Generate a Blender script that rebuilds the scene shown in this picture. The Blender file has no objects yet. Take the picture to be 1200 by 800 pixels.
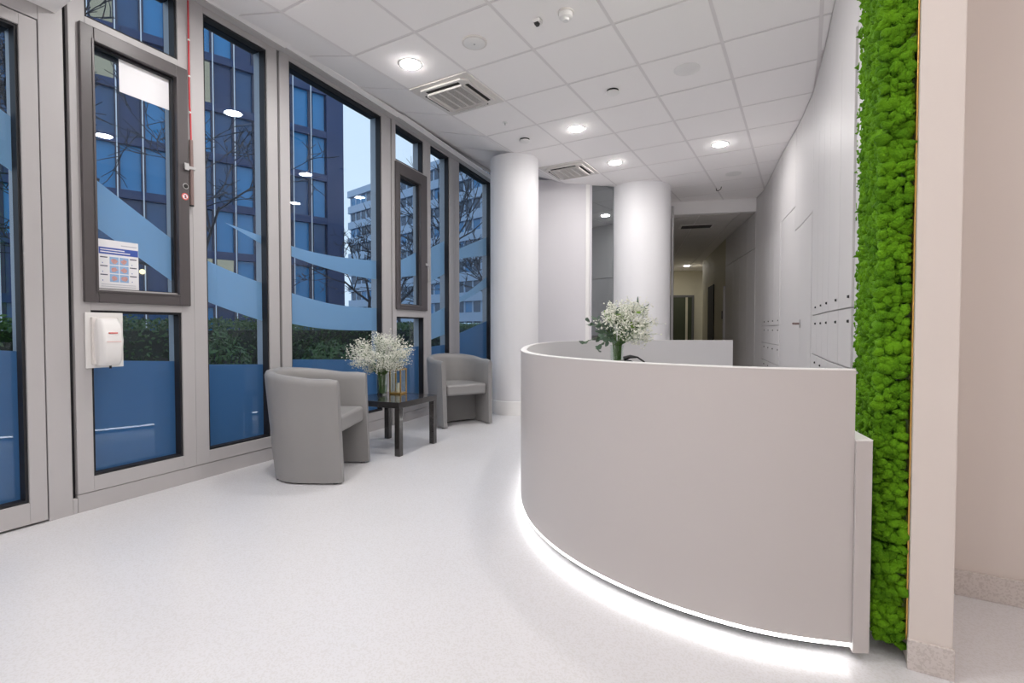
import bpy, bmesh, math, random
import numpy as np
from mathutils import Vector, Matrix

SC = bpy.context.scene
COL = SC.collection
PI = math.pi
random.seed(7)

# ------------------------------------------------------------------ camera
CAM_H = 1.05
cam_d = bpy.data.cameras.new('camera')
cam_d.sensor_width = 36.0
cam_d.lens = 585.0 / 1200.0 * 36.0
cam_d.clip_end = 400
cam = bpy.data.objects.new('camera', cam_d)
COL.objects.link(cam)
cam.location = (0, 0, CAM_H)
cam.rotation_euler = (math.radians(90 - 1.469), 0, math.radians(30.376))
SC.camera = cam

# ------------------------------------------------------------------ sky, exposure
SKY_STRENGTH = 0.86
LAMP = 190.0
LED = 5.5
SC.view_settings.view_transform = 'Standard'
SC.view_settings.look = 'None'
SC.view_settings.gamma = 1.0
SC.view_settings.use_curve_mapping = False
SC.view_settings.exposure = 0.42
SC.cycles.diffuse_bounces = 8
SC.cycles.max_bounces = 16
SC.cycles.transparent_max_bounces = 24
wd = bpy.data.worlds.new('dusk_sky')
SC.world = wd
wd.use_nodes = True
bg = wd.node_tree.nodes['Background']
bg.inputs['Color'].default_value = (0.97, 0.975, 1.0, 1)
bg.inputs['Strength'].default_value = SKY_STRENGTH


# ------------------------------------------------------------------ materials
def nt_mat(name):
    m = bpy.data.materials.new(name)
    m.use_nodes = True
    nt = m.node_tree
    return m, nt, nt.nodes['Principled BSDF']


def mat(name, col, rough=0.5, metal=0.0, spec=0.5, coat=0.0, var=0.0, vscale=8.0, bump=0.0, bscale=60.0, stretch=None, emit=0.0, emit_col=None):
    m, nt, b = nt_mat(name)
    N, L = nt.nodes, nt.links
    b.inputs['Roughness'].default_value = rough
    b.inputs['Metallic'].default_value = metal
    b.inputs['Specular IOR Level'].default_value = spec
    b.inputs['Coat Weight'].default_value = coat
    b.inputs['Coat Roughness'].default_value = 0.06
    tc = N.new('ShaderNodeTexCoord')
    mp = N.new('ShaderNodeMapping')
    L.new(tc.outputs['Object'], mp.inputs['Vector'])
    if stretch:
        mp.inputs['Scale'].default_value = stretch
    no = N.new('ShaderNodeTexNoise')
    no.inputs['Scale'].default_value = vscale
    no.inputs['Detail'].default_value = 3
    L.new(mp.outputs['Vector'], no.inputs['Vector'])
    mx = N.new('ShaderNodeMix')
    mx.data_type = 'RGBA'
    c0 = [max(0, c * (1 - var)) for c in col]
    c1 = [min(1, c * (1 + var)) for c in col]
    mx.inputs[6].default_value = (*c0, 1)
    mx.inputs[7].default_value = (*c1, 1)
    L.new(no.outputs['Fac'], mx.inputs[0])
    L.new(mx.outputs[2], b.inputs['Base Color'])
    if bump:
        n2 = N.new('ShaderNodeTexNoise')
        n2.inputs['Scale'].default_value = bscale
        n2.inputs['Detail'].default_value = 2
        L.new(mp.outputs['Vector'], n2.inputs['Vector'])
        bp = N.new('ShaderNodeBump')
        bp.inputs['Strength'].default_value = bump
        bp.inputs['Distance'].default_value = 0.002
        L.new(n2.outputs['Fac'], bp.inputs['Height'])
        L.new(bp.outputs['Normal'], b.inputs['Normal'])
    if emit:
        b.inputs['Emission Color'].default_value = (*(emit_col or col), 1)
        b.inputs['Emission Strength'].default_value = emit
    return m


def glass_mat(name, tint, refl=1.0):
    m = bpy.data.materials.new(name)
    m.use_nodes = True
    nt = m.node_tree
    N, L = nt.nodes, nt.links
    N.remove(N['Principled BSDF'])
    out = N['Material Output']
    tr = N.new('ShaderNodeBsdfTransparent')
    tr.inputs['Color'].default_value = (*tint, 1)
    gl = N.new('ShaderNodeBsdfGlossy')
    gl.inputs['Roughness'].default_value = 0.0
    gl.inputs['Color'].default_value = (refl, refl, refl, 1)
    lw_ = N.new('ShaderNodeLayerWeight')
    lw_.inputs['Blend'].default_value = 0.5
    pw = N.new('ShaderNodeMath')
    pw.operation = 'POWER'
    L.new(lw_.outputs['Facing'], pw.inputs[0])
    pw.inputs[1].default_value = 5.0
    fr = N.new('ShaderNodeMath')
    fr.operation = 'MULTIPLY_ADD'
    L.new(pw.outputs[0], fr.inputs[0])
    fr.inputs[1].default_value = 0.955
    fr.inputs[2].default_value = 0.045
    mx = N.new('ShaderNodeMixShader')
    L.new(fr.outputs[0], mx.inputs[0])
    L.new(tr.outputs['BSDF'], mx.inputs[1])
    L.new(gl.outputs['BSDF'], mx.inputs[2])
    L.new(mx.outputs['Shader'], out.inputs['Surface'])
    return m


def film_mat(name, dcol, tcol, mixf):
    m = bpy.data.materials.new(name)
    m.use_nodes = True
    nt = m.node_tree
    N, L = nt.nodes, nt.links
    N.remove(N['Principled BSDF'])
    out = N['Material Output']
    d = N.new('ShaderNodeBsdfDiffuse')
    d.inputs['Color'].default_value = (*dcol, 1)
    t = N.new('ShaderNodeBsdfTranslucent')
    t.inputs['Color'].default_value = (*tcol, 1)
    mx = N.new('ShaderNodeMixShader')
    mx.inputs[0].default_value = mixf
    L.new(d.outputs['BSDF'], mx.inputs[1])
    L.new(t.outputs['BSDF'], mx.inputs[2])
    L.new(mx.outputs['Shader'], out.inputs['Surface'])
    return m


def emit_mat(name, col, strength):
    m = bpy.data.materials.new(name)
    m.use_nodes = True
    nt = m.node_tree
    nt.nodes.remove(nt.nodes['Principled BSDF'])
    e = nt.nodes.new('ShaderNodeEmission')
    e.inputs['Color'].default_value = (*col, 1)
    e.inputs['Strength'].default_value = strength
    nt.links.new(e.outputs['Emission'], nt.nodes['Material Output'].inputs['Surface'])
    return m


def terrazzo(name, base, chip, rough):
    m, nt, b = nt_mat(name)
    N, L = nt.nodes, nt.links
    tc = N.new('ShaderNodeTexCoord')
    vo = N.new('ShaderNodeTexVoronoi')
    vo.inputs['Scale'].default_value = 190
    L.new(tc.outputs['Object'], vo.inputs['Vector'])
    rp = N.new('ShaderNodeValToRGB')
    rp.color_ramp.elements[0].position = 0.62
    rp.color_ramp.elements[0].color = (0, 0, 0, 1)
    rp.color_ramp.elements[1].position = 0.70
    rp.color_ramp.elements[1].color = (1, 1, 1, 1)
    sp = N.new('ShaderNodeSeparateColor')
    L.new(vo.outputs['Color'], sp.inputs['Color'])
    L.new(sp.outputs['Red'], rp.inputs['Fac'])
    mx = N.new('ShaderNodeMix')
    mx.data_type = 'RGBA'
    mx.inputs[6].default_value = (*base, 1)
    mx.inputs[7].default_value = (*chip, 1)
    L.new(rp.outputs['Color'], mx.inputs[0])
    no = N.new('ShaderNodeTexNoise')
    no.inputs['Scale'].default_value = 1.3
    no.inputs['Detail'].default_value = 5
    L.new(tc.outputs['Object'], no.inputs['Vector'])
    m2 = N.new('ShaderNodeMix')
    m2.data_type = 'RGBA'
    m2.blend_type = 'MULTIPLY'
    m2.inputs[0].default_value = 0.12
    L.new(mx.outputs[2], m2.inputs[6])
    L.new(no.outputs['Fac'], m2.inputs[7])
    L.new(m2.outputs[2], b.inputs['Base Color'])
    b.inputs['Roughness'].default_value = rough
    return m


M = {}
M['floor'] = terrazzo('terrazzo_floor', (0.735, 0.732, 0.755), (0.685, 0.677, 0.685), 0.28)
M['skirt'] = terrazzo('terrazzo_skirting', (0.66, 0.605, 0.575), (0.57, 0.515, 0.485), 0.5)
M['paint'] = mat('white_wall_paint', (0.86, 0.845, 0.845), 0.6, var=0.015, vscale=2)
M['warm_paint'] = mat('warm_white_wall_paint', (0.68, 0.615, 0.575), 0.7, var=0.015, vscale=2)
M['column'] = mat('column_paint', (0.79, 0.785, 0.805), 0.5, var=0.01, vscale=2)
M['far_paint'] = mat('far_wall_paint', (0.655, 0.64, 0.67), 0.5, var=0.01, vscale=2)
M['tile'] = mat('ceiling_tile_board', (0.955, 0.93, 0.925), 0.9, var=0.012, vscale=90, bump=0.15, bscale=300)
M['tbar'] = mat('ceiling_grid_metal', (0.80, 0.77, 0.77), 0.6)
M['alu'] = mat('aluminium_frame_paint', (0.47, 0.455, 0.46), 0.42, var=0.02, vscale=3)
M['dark'] = mat('dark_sash_paint', (0.085, 0.075, 0.078), 0.4, var=0.04, vscale=3)
M['gasket'] = mat('black_rubber', (0.012, 0.012, 0.016), 0.6)
M['glass'] = glass_mat('tinted_window_glass', (0.78, 0.89, 0.995), 0.75)
M['film'] = film_mat('frosted_film', (0.40, 0.55, 0.72), (0.86, 0.97, 1.0), 0.66)
M['film2'] = film_mat('dense_frosted_film', (0.17, 0.28, 0.41), (0.44, 0.62, 0.78), 0.62)
M['panel'] = mat('gloss_white_panel', (0.60, 0.585, 0.588), 0.5, spec=0.25, coat=0.0, var=0.01, vscale=2)
M['seam'] = mat('panel_seam', (0.55, 0.53, 0.53), 0.6)
M['desk'] = mat('grey_desk_laminate', (0.525, 0.492, 0.482), 0.38, var=0.012, vscale=3)
M['desk_in'] = mat('white_desk_inner_laminate', (0.66, 0.65, 0.66), 0.4)
M['desk_edge'] = mat('white_desk_edge', (0.86, 0.85, 0.84), 0.35)
M['plinth'] = mat('dark_plinth', (0.10, 0.10, 0.10), 0.6)
M['led'] = emit_mat('led_strip_light', (1.0, 0.985, 0.97), LED)
M['lamp'] = emit_mat('downlight_lens_light', (1.0, 0.965, 0.94), LAMP)
M['white'] = mat('white_plastic', (0.82, 0.81, 0.80), 0.4, var=0.01)
M['offwhite'] = mat('off_white_plastic', (0.72, 0.69, 0.665), 0.45, var=0.01)
M['black'] = mat('black_plastic', (0.015, 0.015, 0.017), 0.35)
M['slot'] = mat('dark_slot', (0.02, 0.018, 0.017), 0.8)
M['vent'] = mat('grille_backing', (0.10, 0.095, 0.09), 0.8)
M['chair'] = mat('grey_faux_leather', (0.268, 0.262, 0.260), 0.42, var=0.04, vscale=5, bump=0.12, bscale=260)
M['chair_recess_shade'] = mat('grey_faux_leather_shaded', (0.17, 0.165, 0.162), 0.6, bump=0.1, bscale=260)  # darker copy of the leather: shade under the seat put into the colour
M['table'] = mat('black_brown_table_foil', (0.028, 0.025, 0.024), 0.16, spec=0.6, coat=0.5, var=0.1, vscale=20, stretch=(1, 12, 12))
M['gold'] = mat('brushed_gold', (0.70, 0.43, 0.13), 0.3, metal=0.9, var=0.05, vscale=30)
M['candle'] = mat('ivory_candle_wax', (0.80, 0.76, 0.66), 0.5)
M['clear'] = glass_mat('clear_glass', (0.93, 0.96, 0.95), 1.0)
M['water'] = glass_mat('vase_water', (0.80, 0.87, 0.80), 1.0)
M['petal'] = mat('white_blossom', (0.82, 0.82, 0.74), 0.7, var=0.1, vscale=60)
M['stem'] = mat('green_stem', (0.10, 0.19, 0.055), 0.6, var=0.3, vscale=40)
M['leaf'] = mat('eucalyptus_leaf', (0.075, 0.13, 0.085), 0.55, var=0.3, vscale=30)
M['leaf2'] = mat('bright_green_leaf', (0.20, 0.34, 0.05), 0.5, var=0.3, vscale=30)
M['red'] = mat('red_cord', (0.55, 0.05, 0.06), 0.6)
M['steel'] = mat('brushed_steel', (0.55, 0.54, 0.54), 0.35, metal=0.7)
M['bronze'] = mat('bronze_tube', (0.24, 0.17, 0.16), 0.4, metal=0.4)
M['paper'] = mat('white_paper', (0.84, 0.84, 0.87), 0.7)
M['blue'] = mat('blue_print', (0.05, 0.10, 0.42), 0.6)
M['sky_print'] = mat('pale_blue_print', (0.30, 0.47, 0.72), 0.6)
M['skin_print'] = mat('pink_print', (0.60, 0.33, 0.31), 0.6, var=0.35, vscale=90)
M['ink'] = mat('dark_ink_print', (0.06, 0.06, 0.12), 0.6)
M['grey_ink'] = mat('grey_ink_print', (0.55, 0.56, 0.62), 0.6)
M['red_ink'] = mat('red_ink_print', (0.70, 0.10, 0.08), 0.6)
M['pink_ink'] = mat('pink_ink_print', (0.80, 0.60, 0.58), 0.6)
M['mirror'] = mat('grey_mirror_glass', (0.30, 0.32, 0.33), 0.02, metal=1.0)
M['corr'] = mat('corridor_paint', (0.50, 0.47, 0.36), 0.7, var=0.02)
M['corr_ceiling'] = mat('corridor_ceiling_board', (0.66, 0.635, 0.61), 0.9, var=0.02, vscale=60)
M['green_glass'] = mat('greenish_door_glass', (0.045, 0.055, 0.035), 0.1)
M['doorway_shade'] = mat('doorway_shade_black', (0.012, 0.011, 0.010), 0.8)
M['pave'] = mat('street_paving', (0.16, 0.17, 0.18), 0.9, var=0.2, vscale=0.6)
M['lawn'] = mat('dark_lawn', (0.03, 0.07, 0.02), 0.9, var=0.4, vscale=3)
M['hedge'] = mat('hedge_leaf', (0.045, 0.105, 0.016), 0.6, var=0.6, vscale=9)
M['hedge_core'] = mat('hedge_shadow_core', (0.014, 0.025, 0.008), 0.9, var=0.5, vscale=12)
M['bld'] = mat('dark_blue_cladding', (0.010, 0.034, 0.115), 0.45, var=0.1, vscale=0.5)
M['bld_red'] = mat('brown_mullion', (0.035, 0.036, 0.070), 0.5)
M['bpane'] = mat('office_glass', (0.014, 0.075, 0.19), 0.08, spec=0.6, var=0.5, vscale=0.35)
M['bpane2'] = mat('office_glass_light', (0.020, 0.21, 0.46), 0.1, spec=0.6, var=0.3, vscale=0.35)
M['bpane3'] = mat('office_glass_violet', (0.024, 0.050, 0.135), 0.12, spec=0.4, var=0.4, vscale=0.35)
M['blit'] = emit_mat('lit_office_window', (1.0, 0.88, 0.62), 0.30)
M['rod'] = mat('pale_metal_rod', (0.85, 0.86, 0.88), 0.4)
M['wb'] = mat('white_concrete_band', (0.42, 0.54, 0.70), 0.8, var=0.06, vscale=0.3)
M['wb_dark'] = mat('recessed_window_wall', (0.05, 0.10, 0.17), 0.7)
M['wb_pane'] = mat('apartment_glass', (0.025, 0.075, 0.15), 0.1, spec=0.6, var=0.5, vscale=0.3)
M['bark'] = mat('dark_bark', (0.030, 0.032, 0.042), 0.9, var=0.3, vscale=6)
M['car'] = mat('pale_car_paint', (0.55, 0.75, 0.85), 0.25, coat=0.5)
M['tyre'] = mat('tyre_rubber', (0.02, 0.02, 0.02), 0.8)
M['globe'] = emit_mat('warm_lamp_globe', (1.0, 0.72, 0.30), 2.2)


def moss_mat():
    m, nt, b = nt_mat('preserved_moss')
    N, L = nt.nodes, nt.links
    tc = N.new('ShaderNodeTexCoord')
    n1 = N.new('ShaderNodeTexNoise')
    n1.inputs['Scale'].default_value = 9
    n1.inputs['Detail'].default_value = 3
    L.new(tc.outputs['Object'], n1.inputs['Vector'])
    rp = N.new('ShaderNodeValToRGB')
    e = rp.color_ramp.elements
    e[0].position = 0.30
    e[0].color = (0.055, 0.165, 0.004, 1)
    e[1].position = 0.72
    e[1].color = (0.150, 0.360, 0.010, 1)
    L.new(n1.outputs['Fac'], rp.inputs['Fac'])
    L.new(rp.outputs['Color'], b.inputs['Base Color'])
    n2 = N.new('ShaderNodeTexNoise')
    n2.inputs['Scale'].default_value = 170
    n2.inputs['Detail'].default_value = 4
    L.new(tc.outputs['Object'], n2.inputs['Vector'])
    bp = N.new('ShaderNodeBump')
    bp.inputs['Strength'].default_value = 1.0
    bp.inputs['Distance'].default_value = 0.008
    L.new(n2.outputs['Fac'], bp.inputs['Height'])
    L.new(bp.outputs['Normal'], b.inputs['Normal'])
    b.inputs['Roughness'].default_value = 0.9
    b.inputs['Specular IOR Level'].default_value = 0.15
    return m


M['moss'] = moss_mat()


# ------------------------------------------------------------------ mesh helpers
class MB:
    def __init__(self):
        self.v = []
        self.f = []

    def box(self, x0, x1, y0, y1, z0, z1):
        b = len(self.v)
        for z in (z0, z1):
            self.v += [(x0, y0, z), (x1, y0, z), (x1, y1, z), (x0, y1, z)]
        self.f += [(b, b + 3, b + 2, b + 1), (b + 4, b + 5, b + 6, b + 7)]
        for i in range(4):
            j = (i + 1) % 4
            self.f.append((b + i, b + j, b + 4 + j, b + 4 + i))
        return self

    def prism(self, poly, z0, z1, axis='z'):
        """poly of 2D points extruded along an axis; z0/z1 numbers or per-vertex lists"""
        n = len(poly)
        b = len(self.v)
        za = z0 if isinstance(z0, (list, tuple)) else [z0] * n
        zb = z1 if isinstance(z1, (list, tuple)) else [z1] * n
        for zz in (za, zb):
            for (p, q), z in zip(poly, zz):
                self.v.append((p, q, z) if axis == 'z' else ((p, z, q) if axis == 'y' else (z, p, q)))
        self.f.append(tuple(range(b + n - 1, b - 1, -1)))
        self.f.append(tuple(range(b + n, b + 2 * n)))
        for i in range(n):
            j = (i + 1) % n
            self.f.append((b + i, b + j, b + n + j, b + n + i))
        return self

    def lathe(self, prof, n=24, c=(0, 0, 0), cap=True):
        b = len(self.v)
        for r, z in prof:
            for i in range(n):
                a = 2 * PI * i / n
                self.v.append((c[0] + r * math.cos(a), c[1] + r * math.sin(a), c[2] + z))
        for k in range(len(prof) - 1):
            for i in range(n):
                j = (i + 1) % n
                self.f.append((b + k * n + i, b + k * n + j, b + (k + 1) * n + j, b + (k + 1) * n + i))
        if cap:
            self.f.append(tuple(b + i for i in range(n - 1, -1, -1)))
            k = len(prof) - 1
            self.f.append(tuple(b + k * n + i for i in range(n)))
        return self

    def tube(self, pts, r, n=6, cap=True):
        pts = [Vector(p) for p in pts]
        rs = r if isinstance(r, (list, tuple)) else [r] * len(pts)
        b = len(self.v)
        up = Vector((0.31, 0.17, 0.93))
        for k, p in enumerate(pts):
            t = (pts[min(k + 1, len(pts) - 1)] - pts[max(k - 1, 0)]).normalized()
            a = t.cross(up)
            if a.length < 0.05:
                a = t.cross(Vector((1, 0, 0)))
            a.normalize()
            c = t.cross(a)
            for i in range(n):
                an = 2 * PI * i / n
                self.v.append(tuple(p + (a * math.cos(an) + c * math.sin(an)) * rs[k]))
        for k in range(len(pts) - 1):
            for i in range(n):
                j = (i + 1) % n
                self.f.append((b + k * n + i, b + k * n + j, b + (k + 1) * n + j, b + (k + 1) * n + i))
        if cap:
            self.f.append(tuple(b + i for i in range(n - 1, -1, -1)))
            k = len(pts) - 1
            self.f.append(tuple(b + k * n + i for i in range(n)))
        return self

    def add(self, verts, faces):
        b = len(self.v)
        self.v += [tuple(p) for p in verts]
        self.f += [tuple(i + b for i in f) for f in faces]
        return self

    def mesh(self, name, m, smooth=None, fix=True):
        me = bpy.data.meshes.new(name)
        me.from_pydata(self.v, [], self.f)
        if fix and len(self.f) < 60000:
            bm = bmesh.new()
            bm.from_mesh(me)
            bmesh.ops.recalc_face_normals(bm, faces=bm.faces)
            bm.to_mesh(me)
            bm.free()
        me.materials.append(m)
        if smooth is not None:
            me.polygons.foreach_set('use_smooth', [True] * len(me.polygons))
            me.set_sharp_from_angle(angle=math.radians(smooth))
        me.update()
        return me

    def build(self, name, m, parent=None, loc=None, rz=None, smooth=None, bevel=0.0, segs=2, kind=None, label=None, cat=None, group=None, fix=True):
        o = bpy.data.objects.new(name, self.mesh(name, m, smooth, fix))
        COL.objects.link(o)
        if parent is not None:
            o.parent = parent
        if loc is not None:
            o.location = loc
        if rz is not None:
            o.rotation_euler = (0, 0, rz)
        if bevel:
            md = o.modifiers.new('bevel', 'BEVEL')
            md.width = bevel
            md.segments = segs
            md.limit_method = 'ANGLE'
        tag(o, label, cat, group, kind)
        return o


def tag(o, label=None, cat=None, group=None, kind=None):
    if label:
        o['label'] = label
    if cat:
        o['category'] = cat
    if group:
        o['group'] = group
    if kind:
        o['kind'] = kind
    return o


def empty(name, loc=(0, 0, 0), rz=0.0, label=None, cat=None, group=None, kind=None):
    o = bpy.data.objects.new(name, None)
    COL.objects.link(o)
    o.location = loc
    o.rotation_euler = (0, 0, rz)
    o.empty_display_size = 0.1
    return tag(o, label, cat, group, kind)


def children(o):
    return [c for c in bpy.data.objects if c.parent == o]


def copy_tree(o, parent=None):
    c = o.copy()
    COL.objects.link(c)
    c.parent = parent
    for ch in children(o):
        copy_tree(ch, c)
    return c


def box(name, m, x0, x1, y0, y1, z0, z1, parent=None, **k):
    return MB().box(x0, x1, y0, y1, z0, z1).build(name, m, parent, **k)


# ------------------------------------------------------------------ plan curves
CEIL = 3.15
TILE = 0.62
GX = -0.55          # a grid line running along Y
GY = 3.37           # a grid line running along X
RIDGE = GX - 4 * TILE
FV = [(-3.49, 0.5), (-3.674, 2.562), (-3.838, 4.0), (-4.25, 6.7)]   # glass front, seen from above
SLOPE = 0.27


def lin(y, pts):
    """x on a polyline of (x, y) points, going on straight beyond its ends"""
    for k in range(len(pts) - 1):
        if y <= pts[k + 1][1] or k == len(pts) - 2:
            (xa, ya), (xb, yb) = pts[k], pts[k + 1]
            return xa + (xb - xa) * (y - ya) / (yb - ya)


def FX(y):
    return lin(y, FV)


WP = [(0.277, 2.4), (0.25, 3.0), (0.16, 3.85), (0.12, 4.48), (0.06, 5.2), (-0.03, 5.8), (-0.27, 7.0), (-0.54, 8.5), (-0.68, 8.97), (-1.48, 11.5), (-2.50, 14.9)]


def WX(y):
    return lin(y, WP)


# ------------------------------------------------------------------ floor and room shell
MB().prism([(-3.8, -2.6), (2.6, -2.6), (2.6, 2.6), (0.6, 2.6), (0.6, 9.2), (-0.6, 18.5), (-6.0, 18.5), (-4.6, 7.8), (-3.95, 4), (-3.78, 2.5)], -0.12, 0.0).build('floor', M['floor'], kind='structure')

wl = box('wall_left', M['alu'], -3.42, -3.27, -2.6, -0.02, 0, 3.45, kind='structure')
box('wall_back', M['paint'], -3.3, 2.7, -2.75, -2.6, 0, 3.4, kind='structure')
box('wall_right_near', M['warm_paint'], 2.6, 2.75, -2.6, 2.7, 0, 3.4, kind='structure')
niche = box('wall_niche', M['warm_paint'], 0.396, 2.6, 2.58, 2.72, 0, 3.4, kind='structure')
box('baseboard_niche', M['skirt'], 0.396, 2.6, 2.565, 2.58, 0, 0.10, kind='structure', bevel=0.002)

# partition that carries the moss
box('wall_partition', M['warm_paint'], 0.289, 0.394, 1.93, 2.95, 0, CEIL + 0.02, kind='structure', bevel=0.003)
box('baseboard_partition', M['skirt'], 0.286, 0.398, 1.922, 1.936, 0, 0.094, kind='structure', bevel=0.002)

# ceiling slab + grid + tiles
ceil = MB().prism([(RIDGE, 1.13), (2.6, 1.13), (2.6, 2.7), (0.45, 2.7), (0.45, 8.9), (-0.60, 9.1), (-2.3, 8.5), (RIDGE - 0.1, 8.2)], CEIL + 0.012, CEIL + 0.2).build('ceiling', M['tbar'], kind='structure')
MB().box(-3.45, 2.6, -2.6, 1.13, CEIL, CEIL + 0.2).build('ceiling_near', M['tile'], kind='structure')
BULK = lambda x: 8.98 + (x + 0.68) * 0.349       # y of the bulkhead edge
full = MB().box(0.012, TILE - 0.012, 0.012, TILE - 0.012, 0, 0.010).mesh('ceiling_tile', M['tile'])
grid = MB()
skip = {(-4, 0), (-4, 4)}        # the two air-conditioner cassettes
for i in range(-4, 3):
    x0 = GX + i * TILE
    for j in range(-3, 9):
        y0 = GY + j * TILE
        if (i, j) in skip or y0 + TILE < 1.9:
            continue
        cut = max(WX(y0), WX(y0 + TILE)) if True else 0
        rmin = min(WX(y0), WX(y0 + TILE))
        if y0 < 2.6:
            rmin = cut = 0.39
        ymax = min(BULK(x0), BULK(x0 + TILE))
        if x0 + TILE < rmin - 0.01 and y0 + TILE < ymax:
            o = bpy.data.objects.new('ceiling_tile', full)
            COL.objects.link(o)
            o.location = (x0, y0, CEIL)
            o.parent = ceil
        elif x0 + 0.03 < cut:
            ys = sorted({y0 + 0.012, y0 + TILE - 0.012} | {p[1] for p in WP if y0 + 0.02 < p[1] < y0 + TILE - 0.02})
            left, right = [], []
            for y in ys:
                xr = min(x0 + TILE - 0.012, (WX(y) if y > 2.6 else 0.39) - 0.022)
                yl = min(y, BULK(x0) - 0.005)
                yr = min(y, BULK(xr) - 0.005)
                if xr < x0 + 0.02:
                    continue
                left.append((x0 + 0.012, yl))
                right.append((xr, yr))
            poly = right + left[::-1]
            if len(left) < 2 or left[-1][1] - left[0][1] < 0.02:
                continue
            MB().prism(poly, CEIL, CEIL + 0.010).build('ceiling_tile', M['tile'], ceil)
# exposed runners of the grid
for i in range(-4, 2):
    x = GX + i * TILE
    y1 = BULK(x) - 0.002
    for k in range(200):
        y = 1.5 + k * 0.05
        if y > 2.6 and WX(y) < x + 0.03:
            y1 = min(y1, y)
            break
    MB().box(x - 0.0115, x + 0.0115, 1.6, y1, CEIL + 0.001, CEIL + 0.011).build('grid_runner', M['tbar'], ceil)
for j in range(-2, 9):
    y = GY + j * TILE
    x1 = (0.39 if y < 2.6 else WX(y)) - 0.024
    x1 = min(x1, 5)
    x0 = RIDGE + 0.012
    if y > BULK(x0) - 0.03:
        x0 = -0.68 + (y + 0.03 - 8.98) / 0.349
    if x1 > x0 + 0.05:
        MB().box(x0, x1, y - 0.0095, y + 0.0095, CEIL + 0.0025, CEIL + 0.0112).build('grid_cross_runner', M['tbar'], ceil)
# sloped strip towards the glass front
prev = None
for j in range(-3, 8):
    y0, y1 = GY + j * TILE + 0.008, GY + (j + 1) * TILE - 0.008
    if y0 < 1.13:
        y0 = 1.14
    ya = min(y0, y1)
    xa, xb = FX(y0) + 0.075, FX(y1) + 0.075
    z = lambda x: CEIL + SLOPE * (RIDGE - x)
    poly = [(RIDGE - 0.006, y0), (RIDGE - 0.006, y1), (xb, y1), (xa, y0)]
    zz = [z(p[0]) for p in poly]
    MB().prism(poly, zz, [q + 0.010 for q in zz]).build('ceiling_strip_tile', M['tile'], ceil)
ys = [1.13, 2.562, 4.0, 8.2]
poly = [(RIDGE, 1.13), (RIDGE, 8.2)] + [(FX(y) - 0.1, y) for y in ys[::-1]]
zz = [CEIL + SLOPE * (RIDGE - p[0]) + 0.012 for p in poly]
MB().prism(poly, zz, [q + 0.15 for q in zz]).build('ceiling_strip', M['seam'], ceil)

# lowered box over the door
MB().prism([(FX(-2.6) + 0.005, -2.6), (-2.35, -2.6), (-2.35, 1.125), (FX(1.125) + 0.005, 1.125)], 2.765, CEIL - 0.002).build('ceiling_door_soffit', M['paint'], kind='structure')

# ------------------------------------------------------------------ glass front
SEG = []
for k in range(3):
    (xa, ya), (xb, yb) = FV[k], FV[k + 1]
    SEG.append(((xa, ya, 0), math.atan2(yb - ya, xb - xa)))
TOP = 3.42


def fbar(name, p, s0, s1, z0, z1, m='alu', y0=0.0, y1=0.15, bevel=0.002):
    return box(name, M[m], s0, s1, y0, y1, z0, z1, p, bevel=bevel)


def pane(p, s0, s1, z0, z1, y=0.07, name='pane', g=True):
    o = box(name, M['glass'], s0 + 0.001, s1 - 0.001, y, y + 0.006, z0 + 0.001, z1 - 0.001, p)
    if g:
        w = 0.014
        q = MB()
        q.box(s0, s0 + w, 0.012, y - 0.001, z0, z1).box(s1 - w, s1, 0.012, y - 0.001, z0, z1)
        q.box(s0 + w, s1 - w, 0.012, y - 0.001, z0, z0 + w).box(s0 + w, s1 - w, 0.012, y - 0.001, z1 - w, z1)
        ya, yb = y + 0.0075, y + 0.075
        q.box(s0 + w, s1 - w, ya, yb, z1 - w, z1)
        q.build('gasket', M['gasket'], o)  # rubber rim, made deep and black to paint in shade of the reveals
    return o


def film(p, up, lo, s0, s1, z0, z1, y, m='film'):
    """strip of film between two curves given as (s, z) points, cut to the pane"""
    def f(c, s):
        if s <= c[0][0]:
            a, b = c[0], c[1]
        else:
            a, b = c[-2], c[-1]
            for q in range(len(c) - 1):
                if c[q][0] <= s <= c[q + 1][0]:
                    a, b = c[q], c[q + 1]
                    break
        return a[1] + (b[1] - a[1]) * (s - a[0]) / (b[0] - a[0])
    n = 14
    U, D = [], []
    for i in range(n + 1):
        s = s0 + (s1 - s0) * i / n
        u, d = min(f(up, s), z1), max(f(lo, s), z0)
        if u - d > 0.002:
            U.append((s, u))
            D.append((s, d))
    if len(U) > 1:
        MB().prism(D + U[::-1], y, y + 0.001, 'y').build('frosted_film', M[m], p)


def sm(pts, n=6):
    """smooth a curve of (s, z) points"""
    out = []
    P = [pts[0]] + pts + [pts[-1]]
    for k in range(1, len(P) - 2):
        for i in range(n):
            t = i / n
            q = []
            for a in (0, 1):
                p0, p1, p2, p3 = P[k - 1][a], P[k][a], P[k + 1][a], P[k + 2][a]
                q.append(0.5 * (2 * p1 + (p2 - p0) * t + (2 * p0 - 5 * p1 + 4 * p2 - p3) * t * t + (3 * p1 - p0 - 3 * p2 + p3) * t ** 3))
            out.append(tuple(q))
    return out + [pts[-1]]


LOWZ = 0.19
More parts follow.
